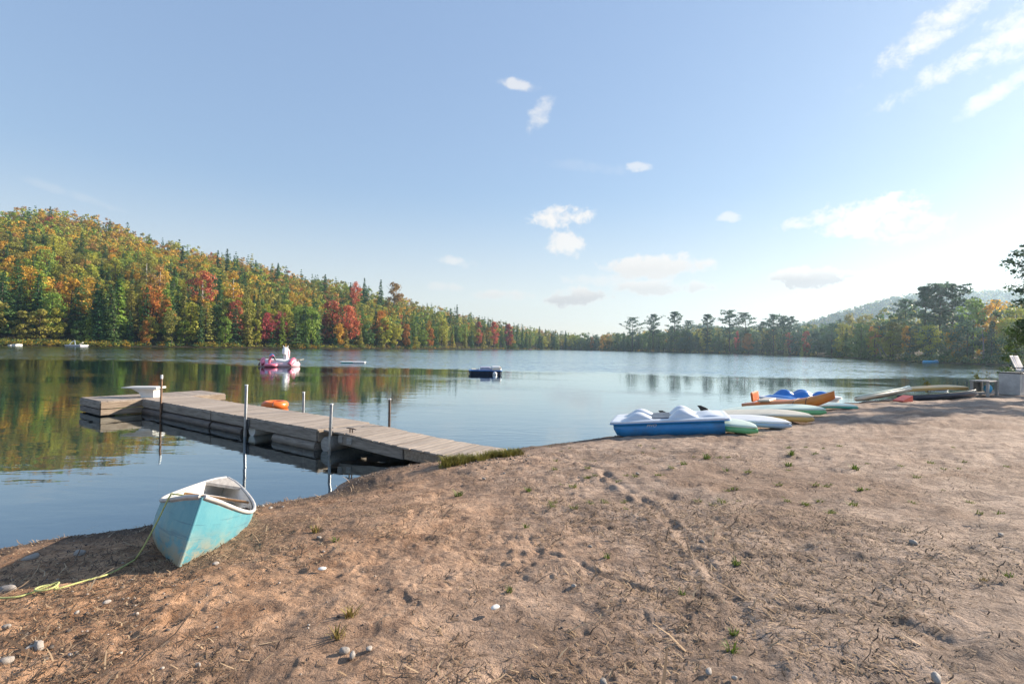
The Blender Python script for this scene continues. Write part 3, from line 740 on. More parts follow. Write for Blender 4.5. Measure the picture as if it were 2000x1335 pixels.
# waterline rows of the left hill, then rows up the slope, thinning from single trees to the merged mass
def fill_front():
    u = 4.0
    while u < 1130:
        for row, back in enumerate((3.5, 10, 18)):
            uu = u + rt.uniform(-7, 7)
            if uu < 3: continue
            Y = shore_y(uu) + back * rt.uniform(.8, 1.3) * (1 + .4 * (uu > 900)); X = (uu - 1000) / 1000 * Y
            if float(sdf(np.array([X]), np.array([Y]))[0]) < 1.2: continue
            con = rt.random() < (.72 if uu < 260 else .60)
            h = rt.uniform(8, 13.5) if row == 0 else rt.uniform(11, 16.5)
            if con: tree(pick([('spruce', 6), ('cedar', 4)]), pick([('dark green', 4), ('deep green', 4), ('olive green', 2), ('bright green', 1)]), X, Y, h * (1.32 if uu < 300 else 1.18), LF, fat=rt.uniform(.75, 1.05), u=uu)
            else: tree(pick([('maple', 8), ('birch', 1)]), pick([('olive green', 3), ('yellow-green', 4), ('deep green', 2.5), ('bright green', 3), ('golden', 1.5), ('orange', .25)]), X, Y, h * rt.uniform(.75, 1.0), LF, fat=rt.uniform(.7, 1.15), u=uu)
        u += 5600.0 / shore_y(u) * rt.uniform(.75, 1.25)


fill_front()


def fill_right():
    u = 1120.0
    while u < 1995:
        Ys = shore_y(u)
        for back in ((4, 10, 20) if u < 1600 else (4, 9, 16, 26)):
            uu = u + rt.uniform(-8, 8); bk = back * rt.uniform(.8, 1.3)
            Y = shore_y(uu) + bk; X = (uu - 1000) / 1000 * Y
            if uu > 1996 or float(sdf(np.array([X]), np.array([Y]))[0]) < 1.0: continue
            con = rt.random() < .5
            base = np.interp(uu, [1120, 1160, 1200, 1260, 1400, 1500, 1560, 1610, 1650, 1750, 1900, 2000], [659, 658, 650, 644, 643, 640, 634, 634, 622, 624, 612, 612])
            hor = 677 + .0157 * (uu - 1000)
            top = (hor - base - rt.uniform(-4, 9) + (12 if back < 6 else 0) * -1) / 1000 * Y + CAMZ
            h = min(max(top - gz(X, Y), 4.5), 19) * rt.uniform(.85, 1.05)
            z_ = RF if uu < 1590 else RB
            if con: tree(pick([('spruce', 5), ('cedar', 3)]), pick([('dark green', 3), ('blue-green', 5), ('deep green', 3)]), X, Y, h, z_, fat=1.15, u=uu)
            else: tree('maple', pick([('deep green', 5), ('blue-green', 3), ('olive green', 2), ('yellow-green', 1.2), ('golden', .4), ('bright green', 1), ('orange', .2)]), X, Y, h, z_, u=uu)
        u += 5200.0 / Ys * rt.uniform(.75, 1.25)


fill_right()
N_SLOPE = 230
slope_pts = []
for _ in range(12000):                                         # jittered blue-noise scatter over the left hillside
    uu = rt.uniform(-330, 1130); s_ = rt.random(); Ys, Yr = shore_y(uu), float(np.interp(uu, RIDGE_U, RIDGE_Y))
    Y = Ys + 24 + (Yr + 22 - Ys - 24) * s_; slope_pts.append(((uu - 1000) / 1000 * Y, Y, uu))
slope_pts.sort(key=lambda p: p[1]); cell = {}; keep = []
for (X, Y, uu) in slope_pts:
    g = (int(X // 7), int(Y // 7)); ok = True
    for i in (-1, 0, 1):
        for j in (-1, 0, 1):
            for (a, b) in cell.get((g[0] + i, g[1] + j), ()):
                if (a - X) ** 2 + (b - Y) ** 2 < 5.1 ** 2: ok = False
    if ok: cell.setdefault(g, []).append((X, Y)); keep.append((X, Y, uu))


def slope_style(X, Y, uu):
    s_ = (Y - shore_y(uu)) / (float(np.interp(uu, RIDGE_U, RIDGE_Y)) - shore_y(uu))
    patch = float(fbm(np.array([X / 38]), np.array([Y / 38]), 2, 91)[0])
    con = rt.random() < (.34 - .26 * s_ + .5 * patch + (.18 if 420 < uu < 760 and s_ > .6 else 0) + (.3 if uu > 800 else 0))
    if con: return pick([('spruce', 7), ('cedar', 2)]), pick([('dark green', 5), ('deep green', 3), ('olive green', 1)]), rt.uniform(10, 16)
    w_ = max(0, s_ - .25)
    c = pick([('olive green', 4), ('yellow-green', 4.5 - 2 * w_), ('golden', 1.6 + 2.5 * w_), ('russet', .2 + 2.6 * w_), ('orange', .25), ('red', .14 if uu > 280 else .03), ('bright green', 2.4)])
    return 'maple', c, rt.choice((rt.uniform(5.5, 8.5), rt.uniform(8, 11), rt.uniform(9.5, 13)))


in_view = [p for p in keep if 3 < p[2] < 1120]
solo = set(id(p) for p in in_view[:N_SLOPE])
far_list = []
for p in keep:
    k_, c_, h_ = slope_style(*p)
    if id(p) in solo: tree(k_, c_, p[0], p[1], h_, LS, fat=rt.uniform(.85, 1.4) if k_ == 'maple' else rt.uniform(.8, 1.1), u=p[2])
    else: far_list.append((k_, c_, p[0], p[1], h_))
for _ in range(620):                                          # woods behind the right shore and round the bays outside the frame
    uu = rt.choice((rt.uniform(1130, 2350), rt.uniform(1130, 1620))); bk = rt.uniform(13, 120); Y = shore_y(uu) + bk; X = (uu - 1000) / 1000 * Y
    far_list.append((pick([('spruce', 4), ('maple', 6)]), pick([('deep green', 5), ('olive green', 3), ('yellow-green', 1.2), ('golden', .5), ('blue-green', 4)]), X, Y, rt.uniform(9.5, 14.5)))
for _ in range(90):
    uu = rt.uniform(-420, -5); bk = rt.uniform(3, 24); Y = shore_y(uu) + bk; X = (uu - 1000) / 1000 * Y
    far_list.append((pick([('spruce', 6), ('maple', 4)]), pick([('deep green', 4), ('olive green', 3), ('golden', 1)]), X, Y, rt.uniform(10, 15)))


def merged_wood(name, lst, n, leafk, label):
    rg = np.random.default_rng(8); protos = {}
    for k in ('maple', 'spruce', 'cedar'):
        protos[k] = []
        for s in range(4):
            V, F = crown_broad(200 + s, n, (.42, .38, .46, .36)[s], .1, .05 * leafk, 16) if k == 'maple' else crown_spruce(210 + s, int(n * .8), (.19, .16, .21, .17)[s], .02, .055 * leafk, .8 if k == 'spruce' else .6, 13)
            protos[k].append(V)
    VV = []; CC = []
    zall = ground(np.array([q[2] for q in lst]), np.array([q[3] for q in lst]))[0]
    for (k, c, X, Y, h), zz_ in zip(lst, zall):
        V = protos[k][rg.integers(4)]; a = rg.uniform(0, 6.28); ca, sa = math.cos(a), math.sin(a)
        fw = rg.uniform(.75, 1.3); W = np.stack([(V[:, 0] * ca - V[:, 1] * sa) * h * fw, (V[:, 0] * sa + V[:, 1] * ca) * h * fw, V[:, 2] * h], 1) + np.array([X, Y, zz_])
        VV.append(W); b = np.array(LEAFC[c]) * rg.uniform(.8, 1.2); CC.append(np.tile(np.append(b, 1), (len(W), 1)))
    V = np.concatenate(VV); F = np.arange(len(V)).reshape(-1, 4); me = mesh_np(name, V, F)
    a = me.attributes.new('tint', 'FLOAT_COLOR', 'POINT'); a.data.foreach_set('color', np.concatenate(CC).astype(np.float32).ravel())
    return tag(link(name, me, M['leaf_far']), label, 'forest', None, 'stuff')


merged_wood('hillside_forest', far_list, 340, 1.75, 'autumn forest covering the upper slope of the steep hill')


def far_hill_wood():
    rg = np.random.default_rng(12); n = 5200; C = []; S = []; T = []
    us = rg.uniform(1160, 2300, n); ss = rg.uniform(.12, 1.0, n)
    ss[:900] = rg.uniform(.96, 1.01, 900)
    for u, s in zip(us, ss):
        Y = 560 + (FARY - 560) * s; hor = 677 + .0157 * (u - 1000)
        H = max((hor - np.interp(u, FARH_U, FARH_V)) / 1000 * FARY + 2 - 7, -1); z = H * min(s, 1) ** 1.4
        hgt = rg.uniform(4, 8); m = 12; d = rg.normal(size=(m, 3)); d /= np.linalg.norm(d, axis=1, keepdims=True)
        C.append(np.array([(u - 1000) / 1000 * Y, Y, z + hgt * .55]) + d * np.array([2.4, 2.4, hgt * .42])); S.append(np.full(m, 2.5))
        b = np.array(LEAFC[('deep green', 'olive green', 'blue-green', 'dark green')[rg.integers(4)]]); T.append(np.tile(np.append(b * rg.uniform(.8, 1.2), 1), (m * 4, 1)))
    C = np.concatenate(C); V, F = quads(C, rg.normal(size=(len(C), 3)) + [0, 0, .5], np.concatenate(S), .8, rg)
    me = mesh_np('distant_wood', V, F); a = me.attributes.new('tint', 'FLOAT_COLOR', 'POINT'); a.data.foreach_set('color', np.concatenate(T).astype(np.float32).ravel())
    tag(link('distant_wood', me, M['leaf_far']), 'hazy blue wooded hill far beyond the right shore', 'forest', None, 'stuff')


far_hill_wood()


def shore_scrub():
    rg = np.random.default_rng(31); C = []; T = []; S = []
    for k in range(1500):
        u = rg.uniform(-100, 2000) if k < 1100 else rg.uniform(0, 260); Y = shore_y(u) + rg.uniform(.3, 5); X = (u - 1000) / 1000 * Y
        if float(sdf(np.array([X]), np.array([Y]))[0]) < .3: continue
        h = rg.uniform(.5, 2.2); m = 26; d = rg.normal(size=(m, 3)); d /= np.linalg.norm(d, axis=1, keepdims=True)
        C.append(np.array([X, Y, gz(X, Y) + h * .4]) + d * np.array([h * .7, h * .7, h * .5]) * rg.uniform(.5, 1, (m, 1))); S.append(rg.uniform(.25, .5, m))
        nm = ('deep green', 'olive green', 'golden', 'yellow-green', 'dark green')[rg.integers(5)] if u < 1500 else ('deep green', 'dark green', 'olive green')[rg.integers(3)]
        T.append(np.tile(np.append(np.array(LEAFC[nm]) * rg.uniform(.7, 1.1), 1), (m * 4, 1)))
    C = np.concatenate(C); V, F = quads(C, rg.normal(size=(len(C), 3)) + [0, 0, .4], np.concatenate(S), .6, rg)
    me = mesh_np('shore_undergrowth', V, F); a = me.attributes.new('tint', 'FLOAT_COLOR', 'POINT'); a.data.foreach_set('color', np.concatenate(T).astype(np.float32).ravel())
    tag(link('shore_undergrowth', me, M['leaf_far']), 'low bushes and sedge growing along the far waterline', 'undergrowth', None, 'stuff')


shore_scrub()


# big trees at the beach's right end: a white pine whose boughs reach into the frame, and a young cedar below it
def near_tree(name, V, F, limbs, loc, h, col, label, r, top):
    root = empty(name, loc, (0, 0, .6), label, 'tree'); root.scale = (h, h, h)
    me = mesh_np('crown', V, F); me.materials.append(M['leaf']); c = link('crown', me, None, root); c.color = (*col, 1)
    link('trunk', trunk_mesh('trunk', M['bark'], 5, r, top, limbs, .01), None, root); return root


V_, F_, lm_ = crown_pine(63, 9000, .50, .026, .34, 7)
near_tree('pine_tree', V_, F_, lm_, (28.3, 26.3, gz(28.3, 26.3) - .1), 7.4, LEAFC['blue-green'], 'tall pine whose boughs reach in at the top of the right edge', .016, .97)
V2_, F2_, lm2_ = crown_pine(64, 6000, .34, .03, .30, 9)
near_tree('pine_tree', V2_, F2_, lm2_, (27.2, 20.6, gz(27.2, 20.6) - .1), 9.0, LEAFC['blue-green'], 'pine just outside the right edge shading the upper beach', .016, .97)
V_, F_ = crown_broad(65, 5200, .46, .03, .036, 40)
near_tree('cedar_bush', V_, F_, [], (26.5, 26.1, gz(26.5, 26.1) - .1), 3.6, (.075, .12, .028), 'sunlit green bush beside the white chair at the right edge', .02, .6)

# dead leaning trunks on the hazy right shore
for u0, v0, u1, v1, bk, lab in ((1736, 699, 1709, 664, 2.5, 'long pale dead trunk leaning left over the right shore'), (1722, 700, 1712, 672, 2.5, 'shorter pale dead trunk leaning beside the long one'), (1921, 708, 1918, 640, 4, 'bare pale trunk standing upright on the hazy right shore')):
    Y = shore_y(u0) + bk; p = look(u0, v0); q = look(u1, v1); a = Vector(p * (Y / p.y)) + Vector((0, 0, CAMZ)); b = Vector(q * (Y / q.y)) + Vector((0, 0, CAMZ))
    a.z = gz(a.x, a.y) - .2; m = MB(); m.tube([a, (a * .5 + b * .5) + Vector((.15, 0, .1)), b], [.16, .11, .03], 6)
    m.tube([a * .45 + b * .55, a * .3 + b * .7 + Vector((.8, .3, .5))], [.05, .02], 5)
    tag(m.build('dead_trunk', M['snag']), lab, 'dead tree', 'dead trunks on the right shore')


def ordinal(n):
    return '%d%s' % (n, 'th' if 10 <= n % 100 <= 20 else {1: 'st', 2: 'nd', 3: 'rd'}.get(n % 10, 'th'))


ZONE = {LF: ('along the foot of the wooded hill', 'trees along the foot of the wooded hill'), LS: ('up the slope of the wooded hill', 'trees up the slope of the wooded hill'),
        RF: ('at the far end of the lake', 'trees at the end of the lake'), RB: ('on the hazy right-hand shore', 'trees on the hazy right shore')}
bins = {}
for t in TREES: bins.setdefault((t['kind'], t['colour'], t['zone']), []).append(t)
for (k, c, z), lst in bins.items():
    lst.sort(key=lambda t: t['u'])
    for i, t in enumerate(lst):
        lab = ('only %s %s tree %s' % (c, k, ZONE[z][0])) if len(lst) == 1 else ('%s %s %s tree from the left %s' % (ordinal(i + 1), c, k, ZONE[z][0]))
        tag(t['o'], lab, 'tree', ZONE[z][1])
#@@OBJECTS

# ------------------------------------------------------------------ the dock
DO = Vector((-10.75, 13.44)); DANG = math.atan2(-.573, .82)
DECK = .40


def dock_pt(a, b, z):
    c, s = math.cos(DANG), math.sin(DANG); return Vector((DO.x + a * c - b * s, DO.y + a * s + b * c, z))


dock = empty('floating_dock', (DO.x, DO.y, 0), (0, 0, DANG), 'weathered T-shaped wooden floating dock with long walkway', 'dock')
plank_w = MB().box((0, 0, 0), (.136, 1.2, .034), bev=.005).data('plank'); plank_w.materials.append(M['deck'])
plank_t = MB().box((0, 0, 0), (1.55, .138, .034), bev=.005).data('plank'); plank_t.materials.append(M['deck_t'])
rp = random.Random(4)
for k in range(57):
    a = .075 + k * .1415
    link('plank', plank_w, None, dock, (a, 1.54 + rp.uniform(-.008, .008), DECK - .017 + rp.uniform(-.003, .003)), (rp.uniform(-.002, .002), rp.uniform(-.012, .012), rp.uniform(-.006, .006)))
for k in range(22):
    link('plank', plank_t, None, dock, (-.775 + rp.uniform(-.006, .006), .07 + k * .1432, DECK - .017 + rp.uniform(-.003, .003)), (rp.uniform(-.012, .012), 0, rp.uniform(-.004, .004)))


def board(par, c, d, mat, rz=0, name='fascia_board', tilt=0):
    return MB().box((0, 0, 0), d, bev=.006).build(name, M[mat], par, loc=c, rot=(0, tilt, rz))


for (a0, a1) in ((.02, 3.94), (3.97, 8.04)):                       # both long sides of the walkway: board above, log float below
    L = a1 - a0 - .01; mid = (a0 + a1) / 2
    board(dock, (mid, .945, .275), (L, .045, .19), 'fascia', 0, tilt=rp.uniform(-.003, .003)); board(dock, (mid, 2.135, .275), (L, .045, .19), 'fascia')
board(dock, (8.06, 1.54, .27), (.04, 1.17, .2), 'fascia_y')


def log(par, p, q, r, mat='log', name='float_log', n=12):
    m = MB(); m.tube([p, tuple((Vector(p) * .97 + Vector(q) * .03)), tuple((Vector(p) * .5 + Vector(q) * .5)), q], [r * .9, r, r * .98, r], n); return m.build(name, M[mat], par)


for y in (.99, 2.08):
    log(dock, (.05, y, .055), (3.93, y, .055), .105); log(dock, (3.99, y, .055), (5.35, y, .055), .10)
    log(dock, (6.55, y + .01, .06), (8.0, y + .01, .06), .105, 'fascia')
for a in (5.62, 8.2): log(dock, (a, 1.0, .12), (a, 2.05, .12), .145, 'white' if a < 6 else 'greywood', 'float_barrel', 16)
board(dock, (-.775, -.005, .285), (1.55, .045, .17), 'fascia'); board(dock, (-.775, -.0, .105), (1.53, .04, .15), 'log')
board(dock, (-.775, 3.15, .285), (1.55, .045, .17), 'fascia'); board(dock, (-.775, 3.145, .105), (1.53, .04, .15), 'log')
board(dock, (.005, .46, .285), (.045, .93, .17), 'fascia_y'); board(dock, (0, .46, .105), (.04, .93, .15), 'fascia_y')
board(dock, (.005, 2.66, .285), (.045, .95, .17), 'fascia_y'); board(dock, (0, 2.66, .105), (.04, .93, .15), 'fascia_y')
board(dock, (-1.555, 1.57, .285), (.045, 3.1, .17), 'fascia_y'); board(dock, (-1.55, 1.57, .105), (.04, 3.06, .15), 'fascia_y')
for y in (.25, 1.55, 2.85): log(dock, (-1.5, y, .06), (-.06, y, .06), .09)
board(dock, (5.6, .905, .26), (.14, .03, .22), 'steel', name='pole_bracket'); board(dock, (1.3, .905, .26), (.10, .03, .2), 'iron', name='pole_bracket')
board(dock, (5.6, 2.175, .26), (.12, .03, .2), 'steel', name='pole_bracket')


def pole(a, b, top, r, mat, label, lean=0.0, cap=None):
    p = dock_pt(a, b, 0); bed = gz(p.x, p.y)
    o = empty('mooring_pole', (p.x, p.y, bed), (0, 0, 0), label, 'pole', 'steel poles holding the dock')
    H = top - bed + .3; m = MB(); m.tube([(0, 0, -.3), (lean * .3, 0, -.3 + H * .4), (lean, 0, -.3 + H - .012), (lean, 0, -.3 + H)], [r, r, r, r * .8], 12); m.build('pipe', M[mat], o)
    c = MB(); c.tube([(lean, 0, H - .40 if cap else H - .318), (lean, 0, H - .297)], r * 1.12, 12); c.build('end_cap', M[cap or 'white_clean'], o)
    return o


pole(1.32, .875, DECK + .72, .026, 'rust', 'thin rusty pole with white top at the dock by the diving board', .02, 'white_clean')
pole(5.60, .855, DECK + .70, .031, 'steel', 'tall galvanised pole on the near side of the walkway', .02)
pole(5.60, 2.23, DECK + .46, .028, 'steel', 'short galvanised pole on the far side beside the orange ring')
pole(8.52, .86, DECK + .52, .028, 'steel', 'galvanised pole at the head of the ramp, near side', .03)
pole(8.62, 2.18, DECK + .52, .026, 'iron', 'dark thin pole at the head of the ramp, far side')

RYAW = rad(5.0)
rp0 = dock_pt(8.10, 1.52, 0)
ramp = empty('dock_ramp', (rp0.x, rp0.y, 0), (0, 0, DANG + RYAW), 'sloping plank ramp leading from the beach onto the dock', 'ramp')


def ramp_z(x):
    if x < .5: return .395 - .02 * x
    t = (x - .5) / 2.85; return .385 - .02 * t - .115 * t * (2 - t) * 1.0


plank_r = MB().box((0, 0, 0), (.134, 1.04, .034), bev=.006).data('plank'); plank_r.materials.append(M['deck'])
for k in range(24):
    x = .07 + k * .1405; sl = math.atan2(ramp_z(x - .05) - ramp_z(x + .05), .1)
    link('plank', plank_r, None, ramp, (x, rp.uniform(-.015, .015), ramp_z(x) - .017 + rp.uniform(-.003, .003)), (rp.uniform(-.006, .006), sl + rp.uniform(-.012, .012), rp.uniform(-.012, .012)))


def stringer(x0, x1, y, mat, h=.17):
    m = MB(); rings = []
    for i in range(7):
        x = x0 + (x1 - x0) * i / 6; z = ramp_z(x) - .037
        rings.append([(x, y - .022, z - h), (x, y + .022, z - h), (x, y + .022, z), (x, y - .022, z)])
    m.loft(rings, smooth=False); return m.build('stringer', M[mat], ramp)


stringer(.42, 1.95, -.50, 'fascia'); stringer(1.98, 3.35, -.49, 'fascia_y', .16); stringer(.1, 3.35, .50, 'fascia')
MB().box((.47, -.535, .27), (.10, .02, .12)).box((.70, -.535, .255), (.12, .02, .10)).build('hinge_block', M['greywood'], ramp)
cl = MB(); cl.tube([(.50, -.42, .455), (.56, -.42, .462), (.68, -.42, .462), (.74, -.42, .452)], [.008, .012, .012, .008], 8); cl.tube([(.59, -.42, .385), (.59, -.42, .46)], .012, 8); cl.tube([(.65, -.42, .385), (.65, -.42, .46)], .012, 8)
cl.build('mooring_cleat', M['iron'], ramp)

# diving board on the T
dv = dock_pt(-.42, 1.22, DECK); db = empty('diving_board', dv, (0, 0, rad(2)), 'small white diving board on a flared base at the dock end', 'diving board')
rings = []
for x, hw, z0, z1 in ((-.62, .20, .262, .285), (-.5, .22, .262, .296), (-.1, .225, .25, .302), (.3, .225, .245, .302), (.36, .215, .25, .298)):
    rings.append([(x, -hw, z0), (x, hw, z0), (x, hw, z1), (x, -hw, z1)])
MB().loft(rings, smooth=False).build('board', M['white'], db)
rings = []
for z, x0, x1, hw in ((0, -.10, .25, .15), (.05, -.115, .245, .145), (.13, -.16, .24, .15), (.2, -.26, .26, .175), (.262, -.36, .30, .20)):
    rings.append([(x0, -hw, z), (x1, -hw, z), (x1, hw, z), (x0, hw, z)])
MB().loft(rings, smooth=False).build('pedestal', M['white'], db)

# orange swim ring
rg0 = spot(537, 795.5, 0); ring = empty('swim_ring', (rg0.x, rg0.y, .085), (0, 0, .3), 'orange inflatable swim ring floating beyond the dock', 'swim ring')
m = MB(); m.tube([(.265 * math.cos(t), .265 * math.sin(t), 0) for t in np.linspace(0, 2 * PI, 28)[:-1]], .125, 14, closed=True); m.build('tube', M['orange'], ring)
m = MB(); m.tube([(.02, -.14, .08), (.0, -.25, .128), (-.01, -.36, .085), (-.01, -.395, .0)], .012, 6); m.build('strap', M['brown'], ring)


# ------------------------------------------------------------------ canoe
def canoe_mesh(L, B, D, inset=0.0, n=28, k=9, end_up=.16, deck=True):
    """rings of half-sections from one gunwale round the keel to the other; x along the length"""
    rings = []
    for i in range(n + 1):
        t = i / n; s = abs(2 * t - 1)
        b = (B / 2 - inset) * max(1 - s ** 2.3, 0) ** .72 + (.012 if inset == 0 else .002)
        sheer = D + end_up * s ** 2.6; keel = inset + .10 * max(s - .86, 0) / .14 * (s > .86) * max(s - .86, 0) / .14
        vee = s ** 3
        ring = []
        for j in range(2 * k + 1):
            q = (j - k) / k; aq = abs(q); sg = 1 if q > 0 else -1
            ang = aq * PI / 2
            yy = (math.sin(ang) ** (.55 + .75 * vee)) * (1 + .07 * math.sin(PI * aq) * (1 - vee))
            zz = (1 - math.cos(ang) ** (.62 + .5 * vee)) if aq < 1 else 1
            zz = zz * (1 - .0) * .72 + .28 * aq ** 1.6 if True else zz
            ring.append(((t - .5) * (L - 2 * inset * 1.2), sg * b * yy if q else 0, keel + (sheer - keel) * zz))
        rings.append(ring)
    return rings


def make_canoe(name, L, B, D, mats, label, end_up=.16):
    root = empty(name, label=label, cat='canoe')
    outer = canoe_mesh(L, B, D, 0, end_up=end_up); inner = canoe_mesh(L, B, D, .016, end_up=end_up)
    MB().loft(outer, cap=False, closed=False).build('hull', M[mats[0]], root)
    MB().loft([r[::-1] for r in inner], cap=False, closed=False).build('inner_lining', M[mats[1]], root)
    for sgn, idx in ((1, -1), (-1, 0)):
        m = MB(); m.tube([(p[0], p[1], p[2] + .004) for p in (r[idx] for r in outer)], .017, 8); m.build('gunwale', M[mats[2]], root)
    for e in (0, -1):
        r = outer[e]; k9 = len(r) // 2; m = MB(); m.tube([(p[0], 0, p[2]) for p in r[k9:]], .013, 8); m.build('stem', M[mats[0]], root)
    n = len(outer) - 1
    for a, b in ((0, 3), (n, n - 3)):
        st = range(a, b + 1) if b > a else range(a, b - 1, -1); vs = []; fs = []
        for q, i in enumerate(st):
            vs += [(outer[i][0][0], outer[i][0][1] * 1.02, outer[i][0][2] + .012), (outer[i][-1][0], outer[i][-1][1] * 1.02, outer[i][-1][2] + .012), (outer[i][0][0], outer[i][0][1], outer[i][0][2] - .02), (outer[i][-1][0], outer[i][-1][1], outer[i][-1][2] - .02)]
            if q: o = q * 4; fs += [(o - 4, o, o + 1, o - 3), (o - 2, o - 1, o + 3, o + 2), (o, o + 2, o - 2, o - 4), (o - 3, o - 1, o + 3, o + 1)]
        o = len(vs) - 4; fs.append((o, o + 2, o + 3, o + 1)); MB().add(vs, fs).build('deck_plate', M[mats[3]], root)
    return root, outer


bb = spot(350, 1104); ft = spot(420, 930, .30)
plan = (Vector((ft.x, ft.y)) - Vector((bb.x, bb.y))).length; pitch = math.atan2(bb.z + .20, plan); CL = plan / math.cos(pitch) + .10
canoe, co = make_canoe('canoe', CL, .76, .40, ('canoe', 'white', 'chair_white', 'greywood'), 'faded turquoise canoe with white inside pulled onto the sand', .17)


def across(t, dz, w, h, mat, name, dx=0):
    i = int(round(t * 28)); r = co[i]; m = MB(); y = abs(r[0][1]) - .012
    m.box((r[0][0] + dx, 0, r[0][2] - dz), (w, 2 * y, h), bev=.006); return m.build(name, M[mat], canoe)


across(.30, .035, .045, .028, 'wood', 'thwart'); across(.72, .03, .05, .026, 'wood', 'thwart'); across(.86, .12, .2, .03, 'white', 'seat')
pad = MB(); pad.tube([(-.52, -.36, .405), (-.50, .0, .41), (-.47, .12, .415)], .014, 8); pad.box((-.455, .22, .415), (.12, .22, .012), rz=0.1, bev=.004)
paddle = tag(pad.build('paddle', M['wood']), 'wooden paddle lying across the turquoise canoe', 'paddle')
bowb = Vector((bb.x, bb.y)); tip = Vector((ft.x, ft.y)); cd = (tip - bowb).normalized(); cang = math.atan2(cd.y, cd.x)
cz = bb.z
Rm = Matrix.Rotation(cang, 4, 'Z') @ Matrix.Rotation(pitch, 4, 'Y') @ Matrix.Rotation(rad(15), 4, 'X')
anchor = Rm @ Vector((-CL / 2 + .03, 0, .085))
canoe.matrix_world = Matrix.Translation(Vector((bowb.x, bowb.y, cz - .015)) - anchor) @ Rm
paddle.matrix_world = canoe.matrix_world.copy()
bow_top = canoe.matrix_world @ Vector((-CL / 2 + .05, .02, .57))

# yellow mooring line from the canoe's bow, lying over the sand with a loose loop
rs = canoe.matrix_world @ (Vector(co[3][-1]) + Vector((0, .02, .026))); re_ = spot(262, 1098) + Vector((0, 0, .018))
pts = [canoe.matrix_world @ (Vector(co[2][-1]) * Vector((1, 0, 1)) + Vector((-.02, .01, .03))), rs + Vector((.03, .01, .012))] + [rs.lerp(re_, t) - Vector((0, 0, .28 * t * (1 - t))) + Vector((.02 * t * (1 - t), -.22 * t * (1 - t), 0)) for t in (0, .22, .45, .68, .88)]
for (u, v, dz) in ((262, 1098, .018), (215, 1124, .018), (165, 1139, .018), (128, 1150, .018)):
    p = spot(u, v); pts.append(p + Vector((0, 0, dz)))
lc = spot(90, 1156)
for t in np.linspace(0, 2.35 * PI, 14): pts.append(lc + Vector((.055 * math.cos(t), .05 * math.sin(t), .018 + .003 * t)))
for (u, v) in ((60, 1163), (30, 1171), (-10, 1174), (-60, 1180)): p = spot(u, v); pts.append(p + Vector((0, 0, .018)))


def smooth_path(P, n=5):
    out = []
    for i in range(len(P) - 1):
        p0, p1, p2, p3 = P[max(i - 1, 0)], P[i], P[i + 1], P[min(i + 2, len(P) - 1)]
        for k in range(n):
            t = k / n; out.append(.5 * ((2 * p1) + (p2 - p0) * t + (2 * p0 - 5 * p1 + 4 * p2 - p3) * t * t + (3 * p1 - p0 - 3 * p2 + p3) * t ** 3))
    return out + [P[-1]]


m = MB(); m.tube(smooth_path(pts), .006, 8); tag(m.build('mooring_rope', M['rope']), 'yellow-green rope with a loop running from the canoe over the sand', 'rope')


# ------------------------------------------------------------------ pedal boats, boards, kayak
def rrect(hw, y0, y1, r, z, n=4):
    pts = []
    for cx, cy_, a0 in ((hw - r, y1 - r, 0), (-hw + r, y1 - r, PI / 2), (-hw + r, y0 + r, PI), (hw - r, y0 + r, 1.5 * PI)):
        for k in range(n + 1): a = a0 + k * PI / 2 / n; pts.append((cx + r * math.cos(a), cy_ + r * math.sin(a), z))
    return pts


def hump(c, L, W, H, mat, name, root, skew=0.0):
    """smooth moulded cowl: profile along x, rounded across"""
    rings = []
    for i in range(15):
        t = i / 14; x = c[0] + (t - .5) * L; e = math.sin(PI * t) ** 1.25 * (1 + skew * (t - .5)); ring = []
        for j in range(11):
            a = PI * j / 10; ring.append((x, c[1] - W / 2 * math.cos(a) * (1 - .0 * e), c[2] + max(H * e, .001) * math.sin(a) ** .7))
        rings.append(ring)
    return MB().loft(rings, cap=False, closed=False).build(name, M[mat], root)


